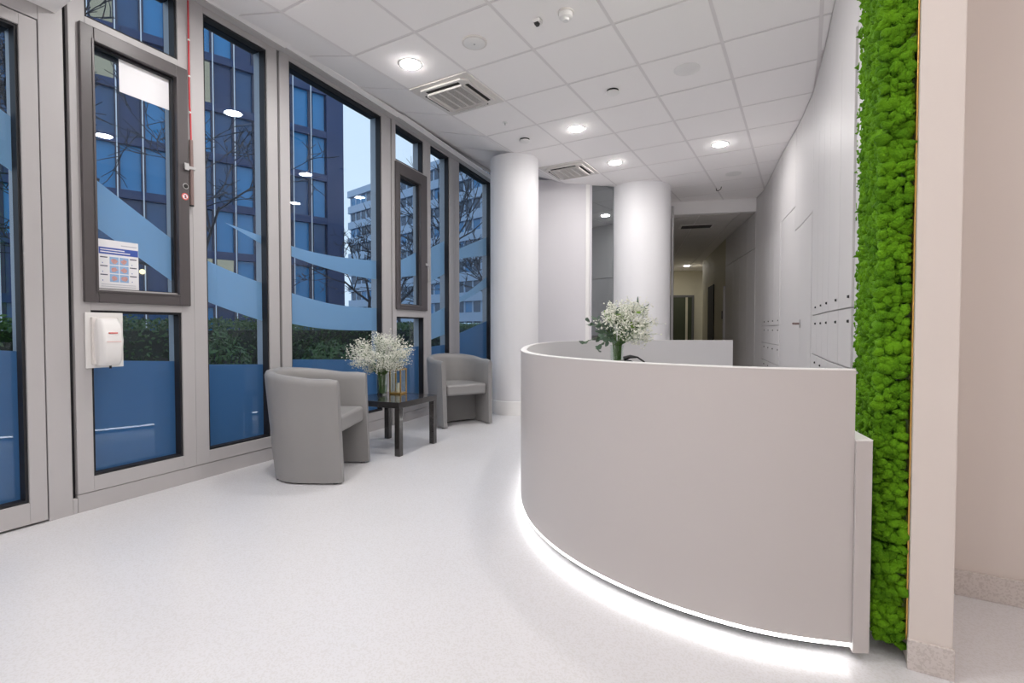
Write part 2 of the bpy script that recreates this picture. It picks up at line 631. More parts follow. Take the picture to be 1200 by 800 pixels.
# door_1
d1 = empty('door_1', SEG[0][0], SEG[0][1], kind='structure')
fbar('door_stile', d1, 0.474, 0.548, 0.012, 2.685)
fbar('door_stile', d1, -0.50, -0.42, 0.012, 2.685)
fbar('door_rail', d1, -0.42, 0.474, 0.012, 0.125)
fbar('door_rail', d1, -0.42, 0.474, 2.625, 2.685)
dp = pane(d1, -0.42, 0.474, 0.125, 2.625)
film(dp, [(-0.42, 2.72), (0.474, 2.155)], [(-0.42, 2.44), (0.474, 1.87)], -0.42, 0.474, 0.13, 2.62, 0.08)
film(dp, [(-0.42, 1.02), (0.474, 0.93)], [(-0.42, 0), (0.474, 0)], -0.42, 0.474, 0.13, 2.62, 0.08, 'film2')
fbar('door_post', d1, 0.554, 0.660, 0, TOP)
fbar('door_head', d1, -0.50, 0.553, 2.692, 2.80)
fbar('joint', d1, 0.660, 0.684, 0.085, TOP, 'gasket', 0.03, 0.15, 0)
fbar('joint_foot', d1, 0.661, 0.683, 0, 0.085, 'alu', 0.002, 0.15)
clo = box('door_closer', M['white'], 0.02, 0.40, -0.05, -0.002, 2.705, 2.745, d1, bevel=0.006)
MB().tube([(0.385, -0.051, 2.725), (0.385, -0.053, 2.725)], 0.006, 10).build('closer_screw', M['slot'], clo)

# window_1: fixed light, dark opening sash, lower light
w1 = empty('window_1', SEG[0][0], SEG[0][1], kind='structure')
fbar('jamb', w1, 0.684, 0.763, 0.105, TOP)
fbar('jamb', w1, 1.277, 1.36, 0.105, TOP)
fbar('head', w1, 0.763, 1.277, 3.24, TOP)
fbar('transom', w1, 0.763, 1.277, 2.70, 2.828)
fbar('transom', w1, 0.763, 1.277, 1.157, 1.285)
fbar('sill', w1, 0.763, 1.277, 0.105, LOWZ)
pane(w1, 0.763, 1.277, 2.828, 3.24)
lp = pane(w1, 0.763, 1.277, LOWZ, 1.157)
film(lp, [(0.763, 0.865), (1.30, 0.828)], [(0.763, 0), (1.3, 0)], 0.765, 1.275, LOWZ, 1.15, 0.08, 'film2')


def sash(w, a0, a1, b0, b1, g0, g1, h0, h1):
    s = MB()
    y0, y1 = -0.022, 0.05
    s.box(a0, g0, y0, y1, b0, b1).box(g1, a1, y0, y1, b0, b1).box(g0, g1, y0, y1, b0, h0).box(g0, g1, y0, y1, h1, b1)
    so = s.build('sash', M['dark'], w, bevel=0.004)
    r = MB()
    e = 0.012
    r.box(g0 - e, g0, -0.027, -0.0225, h0 - e, h1 + e).box(g1, g1 + e, -0.027, -0.0225, h0 - e, h1 + e)
    r.box(g0, g1, -0.027, -0.0225, h0 - e, h0).box(g0, g1, -0.027, -0.0225, h1, h1 + e)
    r.build('glazing_bead', M['dark'], so, bevel=0.002)
    gp = pane(so, g0, g1, h0, h1, 0.042)
    return so, gp


s1, g1 = sash(w1, 0.728, 1.326, 1.203, 2.78, 0.795, 1.252, 1.275, 2.70)
film(s1, [(0.837, 1.92), (1.27, 1.635)], [(0.832, 1.642), (1.266, 1.354)], 0.797, 1.250, 1.28, 2.69, 0.052)

# window_2
w2 = empty('window_2', SEG[0][0], SEG[0][1], kind='structure')
fbar('jamb', w2, 1.361, 1.452, 0.105, TOP)
fbar('jamb', w2, 1.957, 2.052, 0.105, TOP)
fbar('head', w2, 1.452, 1.957, 3.235, TOP)
fbar('sill', w2, 1.452, 1.957, 0.105, LOWZ)
fbar('joint', w2, 2.052, 2.070, 0.0, TOP, 'gasket', 0.02, 0.15, 0)
p2 = pane(w2, 1.452, 1.957, LOWZ, 3.235)
film(p2, sm([(1.44, 1.56), (1.70, 1.478), (1.985, 1.406)]), sm([(1.44, 1.265), (1.70, 1.182), (1.98, 1.105)]), 1.454, 1.955, LOWZ, 3.2, 0.08)
film(p2, [(1.65, 1.836), (2.0, 1.780)], [(1.65, 1.834), (2.0, 1.708)], 1.655, 1.955, LOWZ, 3.2, 0.08)
film(p2, [(1.45, 0.796), (2.0, 0.762)], [(1.45, 0), (2, 0)], 1.454, 1.955, LOWZ, 3.2, 0.08, 'film2')

# window_3
w3 = empty('window_3', SEG[1][0], SEG[1][1], kind='structure')
fbar('jamb', w3, 0.004, 0.10, 0.105, TOP)
fbar('jamb', w3, 1.284, 1.430, 0.105, TOP)
fbar('head', w3, 0.10, 1.284, 3.255, TOP)
fbar('sill', w3, 0.10, 1.284, 0.105, LOWZ)
fbar('joint', w3, 1.430, 1.4475, 0.0, TOP, 'gasket', 0.02, 0.15, 0)
p3 = pane(w3, 0.10, 1.284, LOWZ, 3.255)
film(p3, sm([(0.10, 1.762), (0.40, 1.735), (0.80, 1.735), (1.37, 1.769)]), sm([(0.10, 1.678), (0.40, 1.628), (0.646, 1.601), (0.995, 1.57), (1.367, 1.569)]), 0.102, 1.282, LOWZ, 3.2, 0.08)
film(p3, sm([(0.10, 1.368), (0.35, 1.322), (0.642, 1.282), (1.0, 1.265), (1.363, 1.269)]), sm([(0.10, 1.105), (0.35, 1.067), (0.639, 1.042), (1.0, 1.032), (1.361, 1.032)]), 0.102, 1.282, LOWZ, 3.2, 0.08)
film(p3, [(0.10, 0.792), (1.36, 0.721)], [(0.10, 0), (1.36, 0)], 0.102, 1.282, LOWZ, 3.2, 0.08, 'film2')

# window_4 with the second opening sash
w4 = empty('window_4', SEG[2][0], SEG[2][1], kind='structure')
fbar('jamb', w4, 0.004, 0.075, 0.105, TOP)
fbar('jamb', w4, 0.640, 0.72, 0.105, TOP)
fbar('head', w4, 0.075, 0.640, 3.27, TOP)
fbar('transom', w4, 0.075, 0.640, 2.78, 2.885)
fbar('transom', w4, 0.075, 0.640, 1.182, 1.32)
fbar('sill', w4, 0.075, 0.640, 0.105, LOWZ)
pane(w4, 0.075, 0.640, 2.885, 3.27)
lp4 = pane(w4, 0.075, 0.640, LOWZ, 1.182)
film(lp4, [(0.07, 0.82), (0.70, 0.84)], [(0.07, 0), (0.7, 0)], 0.077, 0.638, LOWZ, 1.18, 0.08, 'film2')
s4, g4 = sash(w4, 0.055, 0.685, 1.262, 2.865, 0.122, 0.545, 1.315, 2.735)
film(s4, [(0.10, 1.76), (0.643, 1.991)], [(0.10, 1.605), (0.64, 1.695)], 0.124, 0.543, 1.32, 2.73, 0.052)

# window_5
w5 = empty('window_5', SEG[2][0], SEG[2][1], kind='structure')
fbar('jamb', w5, 0.721, 0.80, 0.105, TOP)
fbar('jamb', w5, 1.275, 1.405, 0.105, TOP)
fbar('head', w5, 0.80, 1.275, 3.285, TOP)
fbar('sill', w5, 0.80, 1.275, 0.105, LOWZ)
p5 = pane(w5, 0.80, 1.275, LOWZ, 3.285)
film(p5, [(0.75, 1.99), (1.38, 2.246)], [(0.75, 1.57), (1.377, 1.814)], 0.802, 1.273, LOWZ, 3.2, 0.08)
film(p5, [(0.75, 1.18), (1.374, 1.358)], [(0.75, 0.88), (1.371, 0.993)], 0.802, 1.273, LOWZ, 3.2, 0.08)
film(p5, [(0.75, 0.82), (1.38, 0.84)], [(0.75, 0), (1.38, 0)], 0.802, 1.273, LOWZ, 3.2, 0.08, 'film2')

# window_6, runs on behind the round column
w6 = empty('window_6', SEG[2][0], SEG[2][1], kind='structure')
fbar('jamb', w6, 1.406, 1.545, 0.105, TOP)
fbar('jamb', w6, 2.60, 2.73, 0.105, TOP)
fbar('head', w6, 1.545, 2.60, 3.31, TOP)
fbar('sill', w6, 1.545, 2.60, 0.105, LOWZ)
p6 = pane(w6, 1.545, 2.60, LOWZ, 3.31)
film(p6, sm([(1.50, 1.42), (1.719, 1.493), (2.1, 1.64), (2.612, 1.865)]), sm([(1.50, 1.36), (1.718, 1.421), (2.1, 1.535), (2.612, 1.705)]), 1.547, 2.598, LOWZ, 3.2, 0.08)
film(p6, [(1.50, 2.10), (2.614, 2.48)], [(1.50, 1.99), (2.614, 2.20)], 1.547, 2.598, LOWZ, 3.2, 0.08)
film(p6, [(1.50, 0.95), (2.61, 1.171)], [(1.5, 0), (2.61, 0)], 1.547, 2.598, LOWZ, 3.2, 0.08, 'film2')

for k, (s0, s1_) in enumerate(((0.685, 2.052), (0.004, 1.430), (0.004, 2.73))):
    e = empty('baseboard_left_%d' % (k + 1), SEG[k][0], SEG[k][1], kind='structure')
    box('kick_plate', M['alu'], s0, s1_, 0.004, 0.15, 0, 0.102, e, bevel=0.002)
for k, (s0, s1_) in enumerate(((0.66, 2.066), (0.0, 1.447), (0.0, 2.73))):
    e = empty('trim_%d' % (k + 1), SEG[k][0], SEG[k][1], kind='structure')
    box('edge_profile', M['alu'], s0, s1_, -0.072, -0.002, 3.275 + 0.012 * k, 3.30 + 0.012 * k, e, bevel=0.002)
    box('edge_lip', M['tile'], s0, s1_, -0.15, -0.073, 3.282 + 0.012 * k, 3.292 + 0.012 * k, e)

# ------------------------------------------------------------------ right wall: gloss panels, door, lockers
ys = sorted([p[1] for p in WP if 2.95 <= p[1] <= 8.97] + [2.96])
poly = [(WX(y), y) for y in ys] + [(WX(y) + 0.16, y) for y in ys[::-1]]
wr = MB().prism(poly, 0, CEIL + 0.02).build('wall_right', M['seam'], kind='structure')


def wpoly(y0, y1, off, th):
    yy = [y0] + [p[1] for p in WP if y0 + 0.02 < p[1] < y1 - 0.02] + [y1]
    return [(WX(y) - off, y) for y in yy] + [(WX(y) - off - th, y) for y in yy[::-1]]


def wpanel(name, m, y0, y1, z0, z1, parent, off=0.001, th=0.018, bevel=0.002, **k):
    return MB().prism(wpoly(y0, y1, off, th), z0, z1).build(name, M[m], parent, bevel=bevel, **k)


g = 0.004
for a, b in ((3.13, 4.05), (4.05, 4.98)):
    wpanel('wall_panel', 'panel', a + g, b - g, 2.60 + g, CEIL - 0.002, wr)
for a, b, z0 in ((4.98, 5.12, 0.0), (5.12, 6.06, 2.08), (6.06, 6.85, 0.0)):
    if z0 == 0.0:
        wpanel('wall_panel', 'panel', a + g, b - g, 0.1, 2.33 - g, wr)
        wpanel('wall_panel', 'panel', a + g, b - g, 2.33 + g, CEIL - 0.002, wr)
    else:
        wpanel('wall_panel', 'panel', a + g, b - g, z0 + g, CEIL - 0.002, wr)
for a, b in ((6.85, 7.65), (7.65, 8.5)):
    wpanel('wall_panel', 'panel', a + g, b - g, 2.33 + g, CEIL - 0.002, wr)
wpanel('wall_panel', 'panel', 8.5 + g, 8.96, 0.1, CEIL - 0.002, wr)
wpanel('wall_panel', 'panel', 2.96, 3.13 - g, 0.1, CEIL - 0.002, wr)

d2 = empty('door_2', (WX(5.59), 5.59, 0), 0, kind='structure')


def wlocal(o, root):
    o.parent = root
    o.matrix_parent_inverse = Matrix.Translation(root.location).inverted()
    return o


wlocal(wpanel('door_leaf', 'panel', 5.13, 6.05, 0.02, 2.07, None, th=0.022), d2)
hy = 5.72
hx = WX(hy) - 0.024
hd = MB().tube([(hx, hy, 1.10), (hx - 0.055, hy, 1.10)], 0.011, 10)
hd.tube([(hx - 0.055, hy + 0.012, 1.10), (hx - 0.055, hy - 0.13, 1.10)], 0.0105, 10)
wlocal(hd.build('door_handle', M['bronze'], None, smooth=40), d2)
wlocal(MB().box(hx - 0.006, hx + 0.002, hy - 0.025, hy + 0.025, 1.06, 1.14).build('handle_plate', M['steel'], None, bevel=0.003), d2)


def lockers(ya, yb, n, rows, label):
    root = empty('locker_cabinet', (WX((ya + yb) / 2) - 0.02, (ya + yb) / 2, 0), 0, label, 'locker')
    wlocal(MB().prism(wpoly(ya, yb, 0.002, 0.010), 0.06, rows[-1][1]).build('carcass', M['seam'], None), root)
    for r, (z0, z1, kz) in enumerate(rows):
        for c in range(n):
            y0 = ya + (yb - ya) * c / n
            y1 = ya + (yb - ya) * (c + 1) / n
            d = wpanel('locker_door', 'panel', y0 + g, y1 - g, z0 + g, z1 - g, None, off=0.013, th=0.016)
            wlocal(d, root)
            y = y0 + 0.06
            x = WX(y) - 0.029
            kz_ = kz
            k = MB().tube([(x, y, kz_), (x - 0.010, y, kz_)], [0.009, 0.007], 8).build('lock', M['black'], None)
            wlocal(k, d)
    return root


lockers(3.13, 4.98, 5, [(0.06, 0.45, 0.40), (0.45, 0.84, 0.78), (0.84, 1.16, 1.09), (1.16, 2.60, 1.22)], 'gloss white locker cabinet beside the green moss wall')
lockers(6.85, 8.5, 4, [(0.06, 0.60, 0.54), (0.60, 0.85, 0.79), (0.85, 1.09, 1.03), (1.09, 2.33, 1.15)], 'gloss white locker cabinet beyond the white door, nearer the corridor')

# ------------------------------------------------------------------ bulkhead and corridor
CC = 2.94
MB().prism([(-2.9, BULK(-2.9)), (-0.66, BULK(-0.66)), (-0.66, BULK(-0.66) + 0.08), (-2.9, BULK(-2.9) + 0.08)], CC, CEIL + 0.2).build('wall_bulkhead', M['paint'], kind='structure')
LW = [(-2.55, 8.3), (-3.2, 11.0), (-4.3, 16.9)]
cc = MB().prism([(-2.9, BULK(-2.9) + 0.08), (-0.6, BULK(-0.6) + 0.08), (-0.4, 9.3), (-2.2, 15.0), (-2.6, 17.7), (-4.6, 17.7), (-4.4, 16.0)], CC + 0.012, CC + 0.2).build('ceiling_corridor', M['tbar'], kind='structure')
for j in range(12):
    y0 = 8.25 + j * 0.62
    for i in range(6):
        x0 = -0.75 - 0.19 * j - 0.62 * (i - 1)
        a = [(x0, y0), (x0 - 0.19, y0 + 0.62), (x0 - 0.19 - 0.608, y0 + 0.62), (x0 - 0.608, y0)]
        pl = []
        for (x, y) in a:
            y = max(y, BULK(x) + 0.082)
            x = min(x, WX(y) - 0.01)
            x = max(x, lin(y, LW) + 0.01)
            pl.append((x, y))
        (p0, p1, p2_, p3_) = pl
        if p0[0] - p3_[0] < 0.05 or p1[0] - p2_[0] < 0.05 or p1[1] - p0[1] < 0.05 or p2_[1] - p3_[1] < 0.05:
            continue
        pl = [(p0[0] - 0.006, p0[1] + 0.006), (p1[0] - 0.006, p1[1] - 0.006), (p2_[0] + 0.006, p2_[1] - 0.006), (p3_[0] + 0.006, p3_[1] + 0.006)]
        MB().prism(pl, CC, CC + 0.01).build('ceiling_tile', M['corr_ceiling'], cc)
yy = [8.97, 11.5, 14.9]
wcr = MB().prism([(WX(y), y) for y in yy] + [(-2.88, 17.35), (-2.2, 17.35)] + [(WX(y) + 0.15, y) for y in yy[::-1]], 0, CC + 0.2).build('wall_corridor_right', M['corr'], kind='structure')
for a, b in ((8.98, 9.5), (9.5, 10.05), (10.05, 10.6), (10.6, 11.35)):
    wpanel('wall_panel', 'panel', a + g, b - g, 0.1, 2.35, wcr)
    wpanel('wall_panel', 'panel', a + g, b - g, 2.36, CC - 0.002, wcr)
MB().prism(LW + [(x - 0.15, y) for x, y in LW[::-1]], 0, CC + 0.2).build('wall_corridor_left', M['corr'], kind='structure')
ew = MB().prism([(-4.3, 16.72), (-2.75, 17.45), (-2.85, 17.6), (-4.4, 16.9)], 0, CC + 0.2).build('wall_corridor_end', M['corr'], kind='structure')
# end door and dark doorway
ev = Vector((1.55, 0.73, 0)).normalized()
eo = Vector((-4.3, 16.72, 0))
d3 = empty('door_3', eo + ev * 0.78 + Vector((0.0, -0.01, 0)), math.atan2(ev.y, ev.x), kind='structure')
box('door_glass', M['green_glass'], -0.48, 0.40, -0.04, -0.01, 0.0, 2.08, d3)
box('door_jamb', M['plinth'], 0.40, 0.47, -0.06, -0.005, 0, 2.15, d3)
box('door_jamb', M['plinth'], -0.55, -0.48, -0.06, -0.005, 0, 2.15, d3)
box('door_lintel', M['plinth'], -0.48, 0.40, -0.06, -0.005, 2.08, 2.15, d3)
box('door_stile', M['corr'], 0.20, 0.27, -0.05, -0.041, 0, 2.08, d3)
d4 = empty('door_4', (WX(13.3), 13.3, 0), 0, kind='structure')
wlocal(MB().prism(wpoly(12.85, 13.75, 0.002, 0.02), 0.0, 2.12).build('door_leaf', M['doorway_shade'], None), d4)  # no real leaf: near-black sheet paints the darkness of an open doorway
sw = MB().prism(wpoly(11.72, 11.80, 0.003, 0.012), 1.26, 1.44).build('light_switch', M['black'], None, bevel=0.002, label='small dark light switch on the dim corridor wall', cat='switch')
sg = MB().prism(wpoly(11.36, 11.44, 0.0, 0.05), 0.0, 1.95).build('trim_corridor_door', M['panel'], None, kind='structure', bevel=0.003)

# ------------------------------------------------------------------ back wall piece, mirror strip, columns
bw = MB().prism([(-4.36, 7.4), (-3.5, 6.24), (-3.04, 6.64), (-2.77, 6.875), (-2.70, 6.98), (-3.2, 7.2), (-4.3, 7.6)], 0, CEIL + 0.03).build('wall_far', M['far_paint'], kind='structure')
MB().prism([(-2.775, 6.862), (-2.735, 6.895), (-2.735, 7.0), (-2.79, 6.98)], 0, CEIL).build('trim_far', M['white'], kind='structure', bevel=0.003)
MB().prism([(-2.735, 6.94), (-2.35, 7.27), (-2.37, 7.30), (-2.755, 6.97)], 0.05, CEIL - 0.002).build('window_7', M['mirror'], kind='structure')
MB().prism([(-2.72, 7.0), (-2.3, 7.36), (-2.25, 8.42), (-2.75, 8.3)], 0, CEIL + 0.1).build('wall_far_core', M['paint'], kind='structure')

MB().lathe([(0.302, 0.17), (0.302, CEIL - 0.001)], 72, (0, 0, 0)).build('shaft', M['column'], empty('round_column', (-3.165, 5.46, 0), 0, 'slim round white column standing by the window wall', 'column'), smooth=30)
c1 = bpy.data.objects['round_column']
MB().lathe([(0.31, 0.0), (0.31, 0.165), (0.306, 0.17)], 72).build('base_ring', M['desk_edge'], c1, smooth=30)
c2 = empty('round_column', (-2.16, 7.50, 0), 0, 'thick round white column beside the corridor opening', 'column')
MB().lathe([(0.44, 0.17), (0.44, CEIL - 0.001)], 80).build('shaft', M['column'], c2, smooth=30)
MB().lathe([(0.45, 0.0), (0.45, 0.165), (0.446, 0.17)], 80).build('base_ring', M['desk_edge'], c2, smooth=30)
MB().box(-1.80, -1.765, 7.93, 7.97, 0, CC).build('trim_column', M['steel'], kind='structure', bevel=0.004)


# ------------------------------------------------------------------ reception desk
def catmull(P, n=12):
    P = [Vector(p) for p in P]
    P = [P[0] * 2 - P[1]] + P + [P[-1] * 2 - P[-2]]
    out = []
    for k in range(1, len(P) - 2):
        for i in range(n):
            t = i / n
            p0, p1, p2, p3 = P[k - 1:k + 3]
            out.append(0.5 * (2 * p1 + (p2 - p0) * t + (2 * p0 - 5 * p1 + 4 * p2 - p3) * t * t + (3 * p1 - p0 - 3 * p2 + p3) * t ** 3))
    return out + [P[-2]]


def resample(pts, step):
    d = [0]
    for a, b in zip(pts, pts[1:]):
        d.append(d[-1] + (b - a).length)
    n = int(d[-1] / step)
    out = []
    for i in range(n + 1):
        s = d[-1] * i / n
        k = 0
        while k < len(d) - 2 and d[k + 1] < s:
            k += 1
        t = (s - d[k]) / (d[k + 1] - d[k])
        out.append(pts[k].lerp(pts[k + 1], t))
    return out


DESK = [(0.14, 1.885), (-0.10, 1.815), (-0.39, 1.822), (-0.60, 1.868), (-0.80, 1.945), (-1.02, 2.08), (-1.24, 2.28), (-1.42, 2.53), (-1.57, 2.80), (-1.82, 3.33), (-2.03, 3.90), (-2.12, 4.45), (-2.04, 4.95), (-1.76, 5.38), (-1.26, 5.73), (-0.70, 6.04)]
dc = resample(catmull(DESK), 0.05)
for _ in range(6):
    dc = [dc[0]] + [dc[i] * 0.5 + (dc[i - 1] + dc[i + 1]) * 0.25 for i in range(1, len(dc) - 1)] + [dc[-1]]


def dnormals(c):
    out = []
    for i in range(len(c)):
        t = (c[min(i + 1, len(c) - 1)] - c[max(i - 1, 0)]).normalized()
        out.append(Vector((-t.y, t.x)))        # to the left of the walking direction = outward?
    return out


dn = dnormals(dc)
ctr = Vector((-0.6, 3.8))
if (dc[20] - ctr).dot(dn[20]) < 0:
    dn = [-n for n in dn]
DB = Vector((-0.6, 2.6, 0))


def ribbon(a, b, z0, z1, i0=0, i1=None):
    """solid between outward offsets a > b along the desk curve"""
    i1 = len(dc) if i1 is None else i1
    q = MB()
    n = i1 - i0
    for i in range(i0, i1):
        o = dc[i] + dn[i] * a
        p = dc[i] + dn[i] * b
        q.v += [(o.x - DB.x, o.y - DB.y, z0), (o.x - DB.x, o.y - DB.y, z1), (p.x - DB.x, p.y - DB.y, z1), (p.x - DB.x, p.y - DB.y, z0)]
    for i in range(n - 1):
        for k in range(4):
            l = (k + 1) % 4
            q.f.append((i * 4 + k, i * 4 + l, (i + 1) * 4 + l, (i + 1) * 4 + k))
    q.f += [(0, 3, 2, 1), tuple((n - 1) * 4 + k for k in range(4))]
    return q


DT = 0.919
desk = empty('reception_desk', DB, 0, 'large curved grey reception desk with glowing light strip along its foot', 'reception desk')
ribbon(0.0, -0.018, 0.055, DT).build('front_panel', M['desk'], desk, smooth=30, label='curved grey outer panel')
ribbon(-0.0185, -0.034, 0.055, DT - 0.001).build('inner_panel', M['desk_in'], desk, smooth=30)
ribbon(0.001, -0.035, DT + 0.0002, DT + 0.004).build('top_edge', M['desk_edge'], desk, smooth=30, label='thin white top edge')
ribbon(-0.003, -0.017, 0.041, 0.0545).build('light_strip', M['led'], desk, smooth=30, label='glowing white light strip')
ribbon(-0.018, -0.045, 0.034, 0.0545).build('strip_carrier', M['steel'], desk, smooth=30)
ribbon(-0.07, -0.11, 0.0, 0.0265).build('plinth', M['plinth'], desk, smooth=30)
iw = 2 + int(len(dc) * 0.56)
ribbon(-0.047, -0.74, 0.69, 0.72, 2, iw).build('worktop', M['desk_edge'], desk, smooth=30)
# lower end panel of the worktop at the moss wall
ed = Vector((-0.24, 0.97)).normalized()
en = Vector((ed.y, -ed.x))
E0 = Vector((0.188, 1.897))
pl = [E0, E0 + ed * 0.72, E0 + ed * 0.72 - en * 0.045, E0 - en * 0.045 + Vector((-0.001, -0.012))]
MB().prism([(p.x - DB.x, p.y - DB.y) for p in pl], 0.03, 0.70).build('end_panel', M['desk'], desk, bevel=0.002)
pl2 = [p + (Vector((0, 0))) for p in pl]
MB().prism([(p.x - DB.x, p.y - DB.y) for p in pl2], 0.7005, 0.704).build('end_panel_cap', M['desk_edge'], desk)
pp = [E0 + ed * 0.10 - en * 0.01, E0 + ed * 0.70 - en * 0.01, E0 + ed * 0.70 - en * 0.04, E0 + ed * 0.10 - en * 0.04]
MB().prism([(p.x - DB.x, p.y - DB.y) for p in pp], 0.0, 0.0295).build('end_plinth', M['desk_edge'], desk)


# ------------------------------------------------------------------ moss wall
def ico(sub):
    bm = bmesh.new()
    bmesh.ops.create_icosphere(bm, subdivisions=sub, radius=1.0)
    bm.verts.ensure_lookup_table()
    v = np.array([q.co[:] for q in bm.verts])
    f = np.array([[q.index for q in fc.verts] for fc in bm.faces])
    bm.free()
    return v, f


def np_mesh(name, V, F, m, parent, kind=None, smooth=True, loc=None):
    me = bpy.data.meshes.new(name)
    me.vertices.add(len(V))
    me.vertices.foreach_set('co', V.astype(np.float32).ravel())
    k = F.shape[1]
    me.loops.add(F.size)
    me.loops.foreach_set('vertex_index', F.astype(np.int32).ravel())
    me.polygons.add(len(F))
    me.polygons.foreach_set('loop_start', np.arange(0, F.size, k, dtype=np.int32))
    me.polygons.foreach_set('loop_total', np.full(len(F), k, dtype=np.int32))
    me.polygons.foreach_set('use_smooth', np.full(len(F), smooth, dtype=bool))
    me.materials.append(m)
    me.update(calc_edges=True)
    o = bpy.data.objects.new(name, me)
    COL.objects.link(o)
    o.parent = parent
    if loc is not None:
        o.location = loc
    if kind:
        o['kind'] = kind
    return o


rng = np.random.default_rng(5)
mw = empty('moss_wall', (0.245, 2.5, 0.05), 0, 'tall bright green ball moss panel with thin gold edge on the partition', 'moss wall')
box('backing_board', M['stem'], 0.010, 0.043, -0.520, 0.62, 0.03, 3.09, mw)
box('edge_strip', M['gold'], 0.0395, 0.043, -0.556, -0.5205, 0.03, 3.09, mw, label='thin gold edge strip')
bv, bf = ico(2)
variants = []
for _ in range(7):
    d = np.zeros(len(bv))
    for _k in range(14):
        c = rng.normal(size=3)
        c /= np.linalg.norm(c)
        d += 0.36 * np.exp(-((bv - c) ** 2).sum(1) / 0.09)
    d += rng.normal(0, 0.05, len(bv))
    variants.append(bv * (0.72 + d)[:, None])
Vs, Fs, off = [], [], 0


def blob(c, r):
    global off
    v = variants[rng.integers(7)]
    a, b_ = rng.uniform(0, 2 * PI, 2)
    R = np.array(Matrix.Rotation(a, 3, 'Z') @ Matrix.Rotation(b_, 3, 'X'))
    Vs.append((v @ R.T) * r * rng.uniform(0.82, 1.2, 3) + np.array(c))
    Fs.append(bf + off)
    off += len(v)


y = -0.515
while y < 0.60:
    z = 0.012
    while z < 3.06:
        blob((0.006 + rng.uniform(-0.018, 0.006), y + rng.uniform(-0.014, 0.014), z + rng.uniform(-0.014, 0.014)), rng.uniform(0.015, 0.027))
        z += 0.026
    y += 0.027
z = 0.008
while z < 3.06:            # the end that faces the room
    for q in range(4):
        blob((0.026 - 0.020 * q + rng.uniform(-0.008, 0.006), -0.530 + rng.uniform(-0.014, 0.006), z + rng.uniform(-0.01, 0.01)), rng.uniform(0.015, 0.024))
    z += 0.020
np_mesh('moss', np.concatenate(Vs), np.concatenate(Fs), M['moss'], mw, 'stuff')['label'] = 'lumpy bright green preserved moss'


# ------------------------------------------------------------------ tub chairs
def make_chair():
    root = empty('tub_chair', (0, 0, 0))
    # plan centreline, front at +y; x across
    path = []
    hw, t = 0.272, 0.036
    for y in np.linspace(0.27, 0.0, 7):
        path.append((hw, y, 1, 0))
    for a in np.linspace(0, PI, 25)[1:-1]:
        path.append((hw * math.cos(a), -0.27 * math.sin(a), math.cos(a), -math.sin(a)))
    for y in np.linspace(0.0, 0.27, 7):
        path.append((-hw, y, -1, 0))
    n = len(path)
    q = MB()
    prof = 9
    for i, (x, y, nx, ny) in enumerate(path):
        endd = min(i, n - 1 - i)
        th = t * (0.55 if endd == 0 else (0.9 if endd == 1 else 1.0))
        yy = y + (0.010 if endd == 0 else 0.0) - (0.008 if endd == 1 else 0)
        back = max(0.0, (0.10 - y) / 0.37)
        top = 0.712 + 0.050 * min(1, back) - (0.010 if endd == 0 else 0)
        sec = [(th, 0.012), (th + 0.005, 0.20), (th + 0.012, top - 0.05)]
        for a in np.linspace(0.15, PI - 0.15, 5):
            sec.append((0.012 + th * math.cos(a), top - 0.035 + 0.035 * math.sin(a)))
        sec += [(-th + 0.008, top - 0.06), (-th, 0.30), (-th, 0.012)]
        m_ = len(sec)
        lean = 0.026 + 0.034 * min(1, back)
        for o, z in sec:
            q.v.append((x + nx * o, yy + ny * o + (0.35 - z) / 0.7 * lean, z))
    for i in range(n - 1):
        for k in range(m_):
            l = (k + 1) % m_
            q.f.append((i * m_ + k, i * m_ + l, (i + 1) * m_ + l, (i + 1) * m_ + k))
    q.f.append(tuple(range(m_)))
    q.f.append(tuple((n - 1) * m_ + k for k in range(m_)))
    q.build('shell', M['chair'], root, smooth=50)
    # seat cushion
    ih, iv = hw - t - 0.002, 0.27 - t - 0.002
    pl = [(ih, 0.265), (ih, 0.0)] + [(ih * math.cos(a), -iv * math.sin(a)) for a in np.linspace(0, PI, 17)[1:-1]] + [(-ih, 0.0), (-ih, 0.265)]
    MB().prism(pl[::-1], 0.335, 0.452).build('seat', M['chair'], root, smooth=40, bevel=0.024, segs=4)
    pk = [(ih, 0.02), (ih, 0.0)] + [(ih * math.cos(a), -iv * math.sin(a)) for a in np.linspace(0, PI, 17)[1:-1]] + [(-ih, 0.0), (-ih, 0.02)]
    MB().prism(pk[::-1], 0.02, 0.334).build('seat_base', M['chair_recess_shade'], root, bevel=0.004)
    MB().tube([(-ih - 0.02, 0.265, 0.012), (-ih - 0.02, 0.265, 0.0)], 0.015, 10).build('foot', M['black'], root)
    for x, y in ((hw, 0.24), (-hw, 0.24), (0.19, -0.19), (-0.19, -0.19)):
        MB().lathe([(0.018, 0.0), (0.016, 0.0125)], 12, (x, y, 0)).build('foot', M['black'], root)
    return root


ch1 = make_chair()
for o in list(children(ch1)):
    if o.name == 'foot':
        bpy.data.objects.remove(o)
        break
ch2 = copy_tree(ch1)


def place(o, cx, cy, fx, fy, label):
    o.location = (cx, cy, 0)
    o.rotation_euler = (0, 0, math.atan2(fy, fx) - PI / 2)
    tag(o, label, 'armchair', 'grey tub chairs by the window')


place(ch1, -3.07, 2.42, 0.88, 0.47, 'grey faux leather tub chair nearest the entrance door, seen from its side')
place(ch2, -3.365, 4.51, 0.89, -0.46, 'grey faux leather tub chair beside the slim round column, open front in view')

